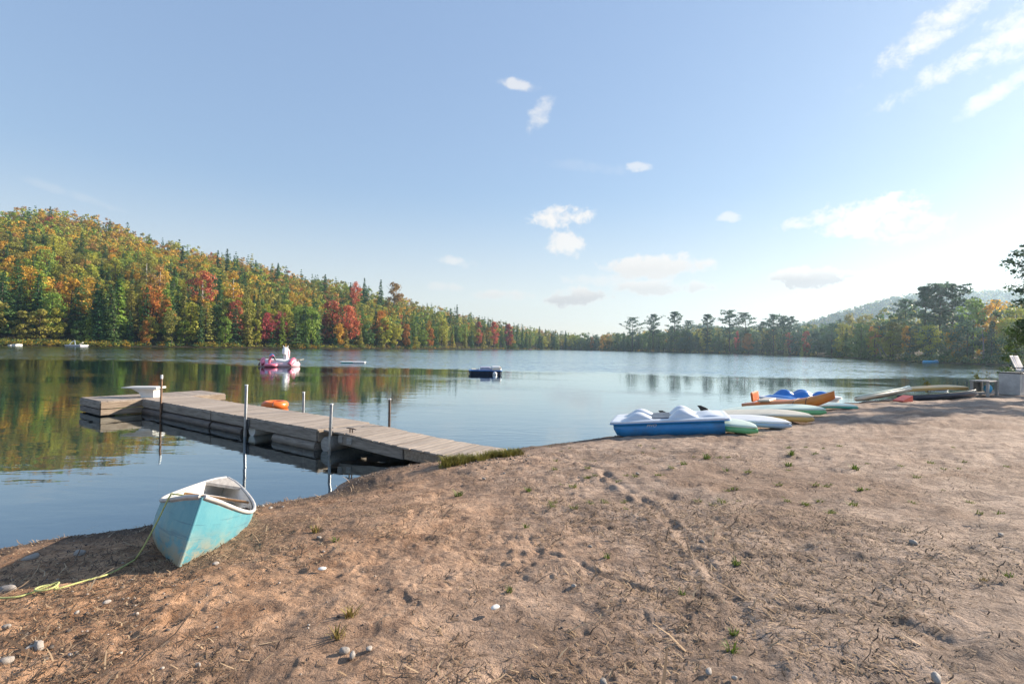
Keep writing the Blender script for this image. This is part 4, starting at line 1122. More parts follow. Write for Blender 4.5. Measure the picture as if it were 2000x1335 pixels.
def pedalo(label, loc, rz, tilt, hullm, deckm, cowlm, zs_=.80):
    root = empty('pedal_boat', loc, (tilt[0], tilt[1], rz), label, 'pedal boat')
    root.scale = (1, 1, zs_)
    for s in (-1, 1):                                               # twin hulls joined under one deck
        rings = []
        for x, hw, zb in ((-1.06, .15, .20), (-1.0, .20, .06), (-.8, .23, .0), (.2, .24, .0), (.85, .22, .0), (1.0, .20, .015)):
            rings.append([(x, s * .48 - hw * .82, zb), (x, s * .48 + hw * .82, zb), (x, s * .48 + hw, zb * .5 + .16), (x, s * .48 + hw * 1.02, .36), (x, s * .48 - hw * 1.02, .36), (x, s * .48 - hw, zb * .5 + .16)])
        MB().loft(rings).build('hull', M[hullm], root)
    rings = [rrect(1.10, -.74, .74, .14, .335), rrect(1.12, -.76, .76, .15, .352), rrect(1.12, -.76, .76, .15, .385), rrect(1.08, -.72, .72, .14, .402), rrect(1.02, -.66, .66, .12, .405)]
    MB().loft(rings, smooth=False).build('deck', M[deckm], root)
    rings = [rrect(1.125, -.765, .765, .15, .325), rrect(1.135, -.775, .775, .15, .336), rrect(1.125, -.765, .765, .15, .347)]
    MB().loft(rings).build('bumper_strip', M[hullm], root)
    for s in (-1, 1): hump((-.58, s * .38, .40), .60, .46, .17, cowlm, 'paddle_cowl', root, .2)
    for s in (-1, 1):
        hump((.28, s * .36, .40), .58, .54, .21, cowlm, 'seat_back', root, -.5)
    MB().box((-.12, 0, .41), (.5, 1.05, .03), bev=.01).build('foot_well', M['navy'], root)
    hump((.78, 0, .40), .52, 1.1, .07, cowlm, 'rear_deck', root)
    m = MB(); m.box((1.04, 0, .17), (.22, .02, .24)); m.tube([(1.0, 0, .36), (1.0, 0, .05)], .02, 8); m.build('rudder', M['black'], root)
    m = MB(); m.box((.92, 0, .2), (.05, .42, .24)); m.build('transom', M['black'], root)
    return root


pb = pedalo('blue-hulled pedal boat with white deck nearest on the beach', (3.26, 10.5, gz(3.25, 10.25) + .0), rad(-17), (rad(-1), rad(-5.5)), 'pedalo_blue', 'pedalo_deck', 'pedalo_deck')
# worn lettering on the near side of the hull
txt = bpy.data.curves.new('lettering', 'FONT'); txt.body = 'PIVO'; txt.size = .085; txt.shear = .35; txt.extrude = .001
to = bpy.data.objects.new('lettering', txt); COL.objects.link(to); to.parent = pb; to.location = (-.42, -.727, .245); to.rotation_euler = (PI / 2 + .03, 0, 0); txt.materials.append(M['white_clean'])
bpy.context.view_layer.update(); tme = bpy.data.meshes.new_from_object(to.evaluated_get(bpy.context.evaluated_depsgraph_get())); bpy.data.objects.remove(to); link('lettering', tme, M['white_clean'], pb, (-.42, -.727, .245), (PI / 2 + .03, 0, 0))
p2 = spot(1552, 795, .35)
pedalo('bright blue pedal boat behind the orange kayak', (9.75, 17.35, .06), rad(200), (0, rad(2)), 'white', 'white_clean', 'pedalo_blue_deck', 1.05)


def board_thing(label, nose, tail_dir, L, W, T, top, rail, fin=None, zlift=.0, pitch=0.0, rocker=.10, roll=0.0):
    """paddle board lying bottom up: nose point on the sand, tail_dir in plan"""
    d = Vector(tail_dir).normalized(); root = empty('paddle_board', label=label, cat='paddle board', group='paddle boards on the beach')
    def shell(z0, z1, k, inset):
        rings = []
        for i in range(23):
            t = i / 22; s = abs(2 * t - 1); hw = max((W / 2) * max(1 - s ** 2.6, 0) ** .6 - inset, .004); zr = -rocker * (1 - min(t * 2.6, 1)) ** 2 - .35 * rocker * max(t - .75, 0) / .25
            th = 1 if .03 < t < .97 else .4
            c = (z0 + z1) / 2 + zr; ring = []
            for j in range(k):
                a = 2 * PI * j / k; ca, sa = math.cos(a), math.sin(a)
                ring.append((t * L, hw * math.copysign(abs(ca) ** .5, ca), c + (z1 - z0) / 2 * th * math.copysign(abs(sa) ** .65, sa)))
            rings.append(ring)
        return MB().loft(rings)
    shell(.0, T * .8, 14, 0).build('rail', M[rail], root); shell(T * .62, T, 14, .03).build('bottom_skin', M[top], root)
    if fin:
        m = MB(); m.loft([[(L * .84, -.007, T - .02), (L * .84, .007, T - .02), (L * .93, .007, T - .02), (L * .93, -.007, T - .02)], [(L * .87, -.006, T + .09), (L * .87, .006, T + .09), (L * .945, .006, T + .09), (L * .945, -.006, T + .09)], [(L * .93, -.003, T + .17), (L * .93, .003, T + .17), (L * .965, .003, T + .17), (L * .965, -.003, T + .17)]], smooth=False); m.build('fin', M['black'], root)
    root.matrix_world = Matrix.Translation(Vector(nose) + Vector((0, 0, zlift))) @ Matrix.Rotation(math.atan2(d.y, d.x), 4, 'Z') @ Matrix.Rotation(-pitch, 4, 'Y') @ Matrix.Rotation(roll, 4, 'X')
    return root


def sand_board(label, u, v, tail, L, W, T, top, rail, fin=None, lift=.04, pitch=None, roll=-.12, rocker=.10):
    p = spot(u, v); d = Vector(tail).normalized(); q = Vector((p.x, p.y)) + d * L * .8
    pt = math.atan2(gz(q.x, q.y) - p.z, L * .8) if pitch is None else pitch
    return board_thing(label, p, tail, L, W, T, top, rail, fin, lift, pt, rocker, roll)


sand_board('green-railed white paddle board tucked behind the pedal boat stern', 1480, 849, (-.42, .9), 2.9, .74, .16, 'pale_green', 'green_board', None, .10)
sand_board('white paddle board second from the pedal boat', 1546, 838, (-.72, .69), 2.9, .76, .14, 'white_clean', 'blue_board', True, .11)
sand_board('amber-railed cream paddle board between the white and green ones', 1590, 826, (-.74, .67), 2.6, .76, .16, 'offwhite', 'yellow_board', True, .11)
sand_board('green-railed paddle board lying under the orange kayak', 1614, 812, (-.76, .65), 2.6, .78, .17, 'pale_green', 'green_board', None, .12)
sand_board('small teal board with white tip behind the kayak bow', 1676, 797, (-.78, .62), 2.2, .6, .10, 'pale_green', 'teal_board', None, .07)
nb, tb = spot(1780, 765, .62), spot(1676, 787); vb = tb - nb
board_thing('long cream board with its nose raised high off the sand', nb, (vb.x, vb.y), vb.length * 1.02, .74, .19, 'pale_green', 'offwhite', None, .0, math.asin((vb.z + .05) / vb.length), -.06, .35)
fb = spot(1818, 761, 0)
board_thing('narrow white board floating just off the beach', (fb.x + .8, fb.y - .2, .0), (-.93, .3), 1.8, .5, .09, 'white_clean', 'white_clean', None, 0, 0, .02)
sb = spot(690, 709, 0)
fm = empty('swim_mat', (sb.x, sb.y, 0), (0, 0, rad(10)), 'flat white and teal swim platform floating beyond the dock', 'swim platform')
MB().box((0, 0, .10), (2.45, 1.5, .16), bev=.04).build('mat', M['white_clean'], fm); MB().box((-.55, -.745, .10), (1.2, .05, .09), bev=.01).build('side_panel', M['aqua'], fm); MB().box((.2, -.77, .10), (.2, .06, .14), bev=.01).build('ladder_mount', M['white_clean'], fm)

# orange kayak on the boards
ky = empty('kayak', label='orange sit-on-top kayak with raised bow resting beside the boards', cat='kayak'); k0 = spot(1455, 809); k1 = spot(1628, 802); KL = (k1 - k0).length * 1.06
rings = []
for i in range(25):
    t = i / 24; s = abs(2 * t - 1); hw = .36 * max(1 - s ** (2.4 if t < .5 else 1.7), 0) ** (.62 if t < .5 else .8) + .012; zb = .02 + 1.5 * max(t - .55, 0) ** 2.1 + .06 * max(.3 - t, 0) * 3; zt = .27 + .62 * max(t - .5, 0) ** 1.5 - .12 * max(.35 - t, 0) * 2
    rings.append([((t - .5) * KL, hw * math.cos(a) * (1 if math.sin(a) > 0 else .92), (zb + zt) / 2 + (zt - zb) / 2 * math.copysign(abs(math.sin(a)) ** .8, math.sin(a))) for a in np.linspace(0, 2 * PI, 17)[:-1]])
MB().loft(rings).build('hull', M['orange_hull'], ky)
MB().box((-.86, 0, .38), (.06, .40, .26), bev=.025).build('seat_back', M['orange'], ky); MB().box((-.52, 0, .28), (.36, .44, .06), bev=.02).build('seat', M['offwhite'], ky)
for x in (.36, .66):
    m = MB(); i = int((x / KL + .5) * 24); m.tube([(q[0], q[1] * 1.015, q[2] + .003) for q in rings[i]], .008, 5, closed=True); m.build('strap', M['black'], ky)
kc = (k0 + k1) / 2; kd = Vector((k1.x - k0.x, k1.y - k0.y)).normalized()
ky.matrix_world = Matrix.Translation((kc.x, kc.y, gz(kc.x, kc.y) + .04)) @ Matrix.Rotation(math.atan2(kd.y, kd.x), 4, 'Z') @ Matrix.Rotation(rad(-5.5), 4, 'Y') @ Matrix.Rotation(rad(6), 4, 'X') @ Matrix.Diagonal((1, 1, 1.12, 1))

# dark canoe and odds and ends farther along the bank
dc, _ = make_canoe('canoe', 3.1, .66, .20, ('navy', 'log', 'black', 'greywood'), 'dark navy canoe with wooden ends lying along the bank', .10)
q = spot(1898, 777); dc.matrix_world = Matrix.Translation((q.x - 1.3, q.y - .2, gz(q.x - 1.3, q.y - .2) - .03)) @ Matrix.Rotation(rad(9), 4, 'Z') @ Matrix.Rotation(rad(-4.0), 4, 'Y') @ Matrix.Rotation(rad(-14), 4, 'X') @ Matrix.Diagonal((1, 1, .8, 1))
q = spot(1866, 772)
sand_board('amber board lying behind the dark canoe', 1892, 772, (-.8, .6), 2.4, .7, .12, 'yellow_board', 'yellow_board', None, .30)
q = spot(1768, 784); rbx = empty('red_float', (q.x, q.y, q.z), (0, 0, rad(28)), 'red wedge-shaped float under the raised cream board', 'float')
MB().loft([[(-.45, -.14, .02), (-.45, .14, .02), (-.45, .14, .06), (-.45, -.14, .06)], [(.16, -.14, .0), (.16, .14, .0), (.16, .14, .2), (.16, -.14, .2)], [(.19, -.13, .02), (.19, .13, .02), (.19, .13, .18), (.19, -.13, .18)]], smooth=False).build('body', M['red'], rbx)

# potting bench, white cabinet and slatted chair at the right edge
q = spot(1922, 773); bn = empty('work_bench', (q.x, q.y, gz(q.x, q.y)), (0, 0, rad(32)), 'low grey wooden bench with things stored beneath, beside the white cabinet', 'bench')
for k in range(3): MB().box((0, (k - 1) * .19, .55), (1.05, .18, .05), bev=.008).build('top_board', M['greywood'], bn)
for sx in (-1, 1):
    for sy in (-1, 1): MB().box((sx * .45, sy * .22, .26), (.08, .08, .53), bev=.006).build('leg', M['greywood'], bn)
MB().box((0, 0, .12), (.9, .44, .03)).build('shelf', M['greywood'], bn); MB().box((0, .23, .3), (.9, .02, .4)).build('back_panel', M['black'], bn)
MB().blob((0, 0, .14), (.13, .13, .16), 12, 8).build('blue_tub', M['cyan'], None, loc=(q.x + .12, q.y - .02, gz(q.x, q.y) + .13))
tag(bpy.data.objects['blue_tub'], 'round blue tub on the shelf under the grey bench', 'tub')
q = spot(1985, 771); cbn = empty('storage_cabinet', (q.x + .25, q.y + .2, gz(q.x, q.y)), (0, 0, rad(28)), 'white panelled storage cabinet with dark lid at the right edge', 'cabinet')
MB().box((0, 0, .40), (1.5, .6, .80), bev=.02).build('body', M['chair_white'], cbn)
for k in range(9): MB().box((-.52 + k * .15, -.302, .46), (.125, .012, .55), bev=.004).build('slat', M['chair_white'], cbn)
MB().box((.02, 0, .815), (1.56, .66, .035), bev=.008).build('lid', M['black'], cbn); MB().box((.28, -.36, .13), (.9, .08, .10), bev=.03).build('blue_cloth', M['dark_cloth'], cbn)
ch = empty('slatted_chair', (q.x + .35, q.y + .25, gz(q.x, q.y) + .834), (0, 0, rad(25)), 'white chair with grey-striped slatted back standing on the cabinet', 'chair')
for k in range(5):
    m = MB(); o = -.26 + k * .13; m.loft([[(o - .055, -.05, .06), (o + .055, -.05, .06), (o + .055, -.02, .06), (o - .055, -.02, .06)], [(o + .10, .20, .62 - .02 * abs(k - 2)), (o + .21, .20, .62 - .02 * abs(k - 2)), (o + .21, .23, .62), (o + .10, .23, .62)]], smooth=False)
    m.build('back_slat', M['chair_white' if k % 2 == 0 else 'greypaint'], ch)
MB().box((.0, -.22, .05), (.6, .42, .04), bev=.01).build('seat', M['chair_white'], ch)
for s in (-1, 1): MB().box((s * .34, -.2, .17), (.08, .55, .03), bev=.01).build('armrest', M['black'], ch); MB().box((s * .34, -.4, .075), (.05, .05, .15)).build('leg', M['chair_white'], ch)


def leafy_plant(name, loc, h, wd, n, col, leaf, label, seed, stems=7):
    rg = np.random.default_rng(seed); root = empty(name, loc, label=label, cat='plant'); m = MB(); C = []
    for k in range(stems):
        a = rg.uniform(0, 6.28); tipp = Vector((wd * math.cos(a) * rg.uniform(.3, 1), wd * math.sin(a) * rg.uniform(.3, 1), h * rg.uniform(.6, 1)))
        m.tube([(0, 0, 0), tuple(tipp * .5 + Vector((0, 0, .1 * h))), tuple(tipp)], [.008, .006, .003], 5)
        for t in rg.uniform(.3, 1.05, n // stems): C.append(np.array(tipp) * t + rg.normal(size=3) * .05)
    m.build('stems', M['bark'], root); C = np.array(C); C[:, 2] = np.maximum(C[:, 2], .02)
    V, F = quads(C, rg.normal(size=(len(C), 3)) + [0, 0, .3], rg.uniform(.7, 1.3, len(C)) * leaf, .6, rg)
    me = mesh_np('leaves', V, F); me.materials.append(M['leaf']); o = link('leaves', me, None, root); o.color = (*col, 1); return root


q = spot(1936, 764); leafy_plant('flowering_plant', (q.x, q.y + .5, gz(q.x, q.y)), .9, .35, 120, (.30, .28, .05), .09, 'yellow-leaved plant growing behind the grey bench', 3)
q = spot(1838, 773); leafy_plant('sapling', (q.x, q.y + .6, gz(q.x, q.y + .6)), .75, .28, 70, (.28, .24, .04), .08, 'thin yellow sapling on the bank behind the dark canoe', 4, 5)

# ------------------------------------------------------------------ floats and boats on the water
q = spot(547, 715.5, 0); un = empty('unicorn_float', (q.x, q.y, 0), (0, 0, rad(8)), 'big white and pink inflatable unicorn island floating on the lake', 'pool float')
m = MB(); m.tube([(1.35 * math.cos(t), 1.0 * math.sin(t), .18) for t in np.linspace(0, 2 * PI, 34)[:-1]], .26, 12, closed=True); m.build('base_ring', M['pale_pink'], un)
m = MB(); m.tube([(1.30 * math.cos(t), .96 * math.sin(t), .44) for t in np.linspace(0, 2 * PI, 34)[:-1]], .20, 12, closed=True); m.build('upper_ring', M['white_clean'], un)
for sx, mt in ((-1, 'pink'), (1, 'pink')):
    m = MB(); m.tube([(sx * 1.02, -.98, .2), (sx * 1.16, -.72, .5), (sx * 1.22, -.4, .66)], [.2, .24, .16], 10); m.build('pink_panel', M[mt], un)
MB().box((-.35, -1.22, .2), (.95, .12, .34), bev=.05).build('lilac_panel', M['lilac'], un)
m = MB(); m.tube([(.42, .0, .35), (.46, 0, .8), (.44, -.02, 1.12), (.42, -.10, 1.38)], [.26, .17, .15, .17], 14); m.build('neck', M['white_clean'], un)
m = MB(); m.tube([(.42, .14, 1.42), (.42, -.02, 1.46), (.42, -.20, 1.36), (.43, -.38, 1.16), (.43, -.45, 1.06)], [.12, .23, .22, .17, .09], 14); hd = m.build('head', M['white_clean'], un)
for s in (-1, 1):
    m = MB(); m.tube([(.42 + s * .12, .02, 1.60), (.42 + s * .19, .02, 1.74), (.42 + s * .22, .02, 1.80)], [.055, .045, .01], 8); m.build('ear', M['white_clean'], hd)
    MB().blob((.42 + s * .16, -.22, 1.42), (.02, .03, .045), 8, 6).build('eye', M['black'], hd)
m = MB(); m.tube([(.43, -.04, 1.62), (.44, -.05, 1.96)], [.06, .008], 8); m.build('horn', M['gold'], hd)
m = MB(); m.tube([(.5, .22, 1.6), (.62, .25, 1.3), (.60, .24, .9), (.55, .3, .5)], [.05, .10, .10, .05], 8); m.build('mane', M['pale_pink'], hd)
for s, mt in ((-1, 'brown'), (1, 'offwhite')):
    m = MB(); m.loft([[(s * 1.35, -.3, .50), (s * 1.35, .3, .50), (s * 1.35, .3, .62), (s * 1.35, -.3, .62)], [(s * 1.7, -.28, .55), (s * 1.7, .26, .55), (s * 1.7, .26, .64), (s * 1.7, -.28, .64)], [(s * 1.92, -.1, .62), (s * 1.92, .06, .62), (s * 1.92, .06, .66), (s * 1.92, -.1, .66)]], smooth=False); m.build('wing', M[mt], un)
m = MB(); m.tube([(-1.5, -.3, .3), (-1.55, -.35, .05)], [.12, .14], 8); m.build('dark_skirt', M['brown'], un)
MB().box((-.85, -.7, .60), (.5, .12, .08), bev=.03).build('gold_trim', M['gold'], un)
fl = empty('flamingo_float', (q.x - .2, q.y - 1.25, .02), (0, 0, rad(5)), 'small pink inflatable flamingo with black beak beside the unicorn', 'pool float')
m = MB(); m.tube([(.42 * math.cos(t), .3 * math.sin(t), .13) for t in np.linspace(0, 2 * PI, 24)[:-1]], .14, 10, closed=True); m.build('ring', M['pink'], fl)
m = MB(); m.tube([(-.1, 0, .2), (-.14, 0, .55), (-.02, 0, .85), (.12, 0, .93), (.2, 0, .86)], [.11, .10, .11, .12, .09], 10); m.build('neck', M['pink'], fl)
m = MB(); m.tube([(.20, 0, .87), (.30, 0, .70), (.36, 0, .50)], [.085, .07, .02], 8); m.build('beak', M['black'], fl)
tag(MB().blob((0, 0, 0), (.23, .23, .2), 14, 10).build('beach_ball', M['cyan'], None, loc=(q.x - .62, q.y - .15, .90)), 'blue ball lying on top of the unicorn island', 'ball')

q = spot(948, 730, 0); mbt = empty('moored_boat', (q.x, q.y, -.06), (0, 0, rad(4)), 'small moored pedal boat with navy hull and white ribbed stern', 'boat')
rings = []
for x, hw, z0, z1 in ((-1.2, .35, .2, .38), (-1.05, .62, .02, .40), (-.5, .75, -.05, .38), (.6, .78, -.05, .38), (1.05, .74, .0, .40), (1.15, .66, .1, .38)):
    rings.append([(x, -hw * .85, z0), (x, hw * .85, z0), (x, hw, z1), (x, -hw, z1)])
MB().loft(rings, smooth=False).build('hull', M['navy'], mbt)
MB().loft([rrect(1.17, -.74, .74, .2, .36), rrect(1.2, -.77, .77, .2, .38), rrect(1.2, -.77, .77, .2, .43), rrect(1.12, -.7, .7, .2, .45)], smooth=False).build('gunwale_deck', M['pedalo_blue_deck'], mbt)
MB().box((-.75, 0, .48), (.55, 1.1, .08), bev=.03).build('bow_deck', M['offwhite'], mbt)
MB().loft([rrect(.40, -.66, .66, .1, .44), rrect(.38, -.64, .64, .1, .62), rrect(.34, -.6, .6, .1, .70)], smooth=False).build('seat_box', M['greypaint'], mbt)
mbt.scale = (1, 1, .82)
rb_ = MB().loft([rrect(.36, -.70, .70, .12, .40), rrect(.34, -.68, .68, .12, .66), rrect(.28, -.6, .6, .12, .76)], smooth=False).build('stern_cowl', M['white_clean'], mbt, loc=(.78, 0, 0))
for k in range(6): MB().box((-.26 + k * .1, -.715, .56), (.035, .03, .24), bev=.008).build('rib', M['offwhite'], rb_)
MB().box((1.0, -.45, .66), (.2, .4, .14), bev=.03).build('cushion', M['gold'], mbt)
tag(MB().blob((0, 0, 0), (.16, .16, .17), 14, 10).build('mooring_buoy', M['white_clean'], None, loc=(q.x + .72, q.y - 1.05, .06)), 'round white buoy floating against the moored boat', 'buoy')

q = spot(1818, 708.5, 0); bt = empty('blue_float', (q.x, q.y, 0), (0, 0, rad(15)), 'bright blue inflatable boat floating off the hazy right shore', 'inflatable boat')
m = MB(); m.tube([(1.5 * math.cos(t), .8 * math.sin(t), .22) for t in np.linspace(0, 2 * PI, 26)[:-1]], .30, 10, closed=True); m.build('tube', M['cyan'], bt); m = MB(); m.tube([(1.2, 0, .4), (2.2, 0, .5), (3.1, 0, .45)], [.3, .2, .05], 8); m.build('bow', M['blue_board'], bt)
q = spot(150, 675.8, 0); q = q * 1.0; Y = shore_y(150) - 3.0; X = (150 - 1000) / 1000 * Y
rf = empty('swim_raft', (X, Y, 0), (0, 0, rad(-8)), 'white swim raft with a slanting frame at the hill shore', 'raft')
MB().box((0, 0, .42), (5.4, 2.6, .28), bev=.04).build('deck', M['white_clean'], rf); MB().box((0, 0, .16), (5.0, 2.3, .3)).build('float_base', M['greypaint'], rf)
m = MB(); m.tube([(-2.5, 0, .55), (-1.6, 0, 1.5), (-.7, 0, 1.85), (-.45, 0, .6)], .09, 6); m.build('slide_frame', M['blue_board'], rf)
m = MB(); m.tube([(.4, .5, .7), (1.6, .5, 1.25)], [.12, .16], 8); m.build('oar_roll', M['offwhite'], rf)
for u, dw, lab in ((34, 1.0, 'rounded white boat drawn up at the hill shore near the frame edge'), (25, .7, 'low white boat beside the rounded one at the hill shore')):
    Y = shore_y(u) - 2.5; X = (u - 1000) / 1000 * Y; b_ = empty('white_boat', (X, Y, 0), (0, 0, .2 + dw), lab, 'boat')
    MB().loft([[(x, -hw, .05), (x, hw, .05), (x, hw * 1.1, .45 * dw + .1), (x, -hw * 1.1, .45 * dw + .1)] for x, hw in ((-1, .1), (-.6, .45), (.4, .5), (1, .4))], smooth=False).build('hull', M['white_clean'], b_)
    MB().box((.2, 0, .5 * dw + .12), (.7, .5, .12), bev=.03).build('cover', M['offwhite'], b_)
Y = shore_y(1033) - 14; X = .033 * Y + 1; b_ = empty('red_boat', (X, Y, 0), (0, 0, .4), 'tiny red and white boat at the far end of the lake', 'boat')
MB().loft([[(x, -hw, .0), (x, hw, .0), (x, hw * 1.1, .5), (x, -hw * 1.1, .5)] for x, hw in ((-1.6, .1), (-.9, .5), (.8, .6), (1.6, .5))], smooth=False).build('hull', M['red'], b_); MB().box((.3, 0, .62), (1.4, .8, .25), bev=.05).build('cover', M['white_clean'], b_)

# ------------------------------------------------------------------ stones, shells, grass, litter
stone_meshes = [MB().blob((0, 0, 0), (1, 1, .66), 12, 8, s, .17).data('stone') for s in range(6)]
for me in stone_meshes: me.materials.append(M['stone'])
pale_meshes = [MB().blob((0, 0, 0), (1, 1, .66), 12, 8, 20 + s, .16).data('stone') for s in range(4)]
for me in pale_meshes: me.materials.append(M['stone_pale'])
STONES = [(672, 1272, 13, 1, 'pale egg-shaped stone, larger of the touching pair in the sand'), (688, 1280, 10, 0, 'grey stone touching the pale egg-shaped one'), (721, 1267, 8, 1, 'pale stone just right of the touching pair'),
    (386, 1299, 7, 1, 'lone white pebble in the foreground with a long shadow'), (75, 1263, 13, 0, 'rounded grey stone at the front of the small row by the left edge'), (58, 1267, 8, 0, 'small brown stone beside the rounded grey one'), (14, 1154, 15, 1, 'long pale stone in the canoe shadow at the left edge'),
    (12, 1293, 12, 0, 'orange-brown stone cut by the left edge near the bottom'), (283, 1280, 8, 1, 'buff stone with straw across it, bottom left'), (208, 1176, 6, 1, 'small pale stone just outside the canoe shadow'), (421, 1101, 7, 1, 'buff pebble on the sand right of the canoe bow'),
    (623, 1050, 6, 1, 'pale pebble below the green sprig, right of the canoe'), (1823, 1110, 9, 0, 'round dark stone alone on the pale sand at right'), (1829, 1325, 12, 1, 'white-grey stone at the bottom edge, far right'), (1384, 1312, 9, 1, 'pale oval stone near the bottom between footprints'),
    (1434, 1324, 7, 1, 'small round white stone at the bottom, right of centre'), (1617, 1234, 8, 0, 'grey stone sitting in a footprint hollow at right'), (1178, 1333, 11, 0, 'grey stone cut by the bottom edge near centre'), (1120, 1144, 7, 0, 'small dark stone on the open sand right of centre'),
    (12, 1224, 7, 1, 'pale round stone near the left edge below the rope'), (150, 1196, 5, 0, 'little dark stone below the rope loop'), (320, 1066, 8, 0, 'wet grey stone beside the canoe in its shadow'), (60, 1092, 12, 1, 'flat pale stone on the wet shore in the canoe shadow'),
    (155, 1083, 12, 1, 'flat pale stone on the shore between canoe and frame edge'), (500, 997, 6, 1, 'nearest pale pebble beside the canoe at the waterline'), (513, 990, 7, 1, 'larger pale pebble in the shoreline row beside the canoe'), (528, 993, 6, 0, 'tan pebble mid-row on the shoreline beside the canoe'),
    (537, 985, 6, 1, 'pale pebble at the top of the shoreline row'), (553, 991, 5, 1, 'last pale pebble of the shoreline row beside the canoe'), (985, 925, 5, 1, 'pale pebble in the gravel patch below the ramp grass'), (1003, 920, 5, 1, 'second pale pebble in the gravel patch below the ramp grass'),
    (945, 935, 5, 0, 'small grey stone at the low side of the gravel patch'), (1153, 1067, 5, 0, 'tiny dark stone on the sand in mid beach'), (1784, 1060, 8, 1, 'pale broken stone on the sand at upper right'), (1372, 1058, 6, 0, 'grey pebble beside the faint track in mid beach'),
    (1955, 1045, 6, 0, 'small dark stone far right on the ribbed sand'), (1245, 925, 5, 1, 'pale pebble on the sand in front of the pedal boat')]
for i, (u, v, rpx, pale, lab) in enumerate(STONES):
    p = spot(u, v); k = (Vector((p.x, p.y, p.z - CAMZ)).length) * rpx * .66 / 1000; rr = random.Random(i)
    o = link('stone', (pale_meshes if pale else stone_meshes)[i % (4 if pale else 6)], None, None, (p.x, p.y, p.z + k * .18), (rr.uniform(-.3, .3), rr.uniform(-.3, .3), rr.uniform(0, 6)), (k * rr.uniform(.95, 1.25), k * rr.uniform(.75, .95), k))
    tag(o, lab, 'stone', 'stones lying on the sand')
p = spot(629, 1116); sh = link('shell', MB().blob((0, 0, 0), (1, .8, .3), 14, 8, 3, .05).data('shell'), M['shell'], None, (p.x, p.y, p.z + .022), (.1, 0, .3), (.026, .026, .03)); tag(sh, 'flat white shell lying alone on the brown sand', 'shell')
p = spot(967, 1192); sh = link('shell', MB().blob((0, 0, 0), (1, .7, .35), 14, 8, 7, .08).data('shell'), M['shell'], None, (p.x, p.y, p.z + .02), (.1, 0, .8), (.028, .026, .03)); tag(sh, 'small white shell fragment on the pale chalky patch', 'shell')


def zs(x, y):
    z, d = ground(x, y); return z + relief(x, y, d), d


def pebble_stuff():
    rg = np.random.default_rng(19); x = []; y = []; s = []
    def put(n, fx, fy, lo, hi):
        for _ in range(n): x.append(fx()); y.append(fy()); s.append(rg.uniform(lo, hi) * (1 if rg.random() < .85 else 1.7))
    for i in range(3, 17):                                          # drift line along the water
        a, b = LAKE[i], LAKE[i + 1]
        for _ in range(int(np.hypot(*(b - a)) * 130)): t = rg.random(); c = a + (b - a) * t; e = (b - a) / np.hypot(*(b - a)); q = rg.gamma(2.0, .22) - .08; x.append(c[0] + e[1] * q); y.append(c[1] - e[0] * q); s.append(rg.uniform(.003, .012))
    put(300, lambda: rg.normal(-2.3, .7), lambda: rg.normal(3.0, .5), .003, .010)
    put(260, lambda: rg.normal(-.35, .45), lambda: rg.normal(7.5, .35), .006, .016)
    put(1100, lambda: rg.uniform(-5, 6), lambda: rg.uniform(2, 9), .002, .0055)
    x = np.array(x); y = np.array(y); s = np.array(s); z, d = zs(x, y); ok = d > -.25; x, y, z, s = x[ok], y[ok], z[ok], s[ok]
    base = MB().blob((0, 0, 0), (1, .8, .6), 7, 5, 2, .12); me0 = base.data('p'); bv = np.array([v.co[:] for v in me0.vertices]); bf = [list(p.vertices) for p in me0.polygons]
    bf = np.array([f for f in bf if len(f) == 4]); n = len(x); a = rg.uniform(0, 6.28, n)
    V = np.stack([bv[None, :, 0] * np.cos(a)[:, None] - bv[None, :, 1] * np.sin(a)[:, None], bv[None, :, 0] * np.sin(a)[:, None] + bv[None, :, 1] * np.cos(a)[:, None], np.repeat(bv[None, :, 2], n, 0)], -1) * s[:, None, None]
    V += np.stack([x, y, z + s * .3], 1)[:, None, :]
    F = (bf[None] + (np.arange(n) * len(bv))[:, None, None]).reshape(-1, 4)
    m, nn_ = new_mat('shore_pebbles'); rnd = nn_('ShaderNodeNewGeometry').outputs['Random Per Island']
    cr = nn_('ShaderNodeValToRGB', {0: rnd}); e = cr.color_ramp.elements; e[0].color = (.06, .048, .04, 1); e[1].color = (.46, .40, .34, 1); el = cr.color_ramp.elements.new(.7); el.color = (.17, .135, .11, 1)
    finish(nn_, nn_('ShaderNodeBsdfPrincipled', {'Base Color': cr.outputs[0], 'Roughness': .7}))
    tag(link('pebbles', mesh_np('pebbles', V.reshape(-1, 3), F, True), m), 'small pebbles strewn along the drift line and sand', 'pebbles', None, 'stuff')


pebble_stuff()


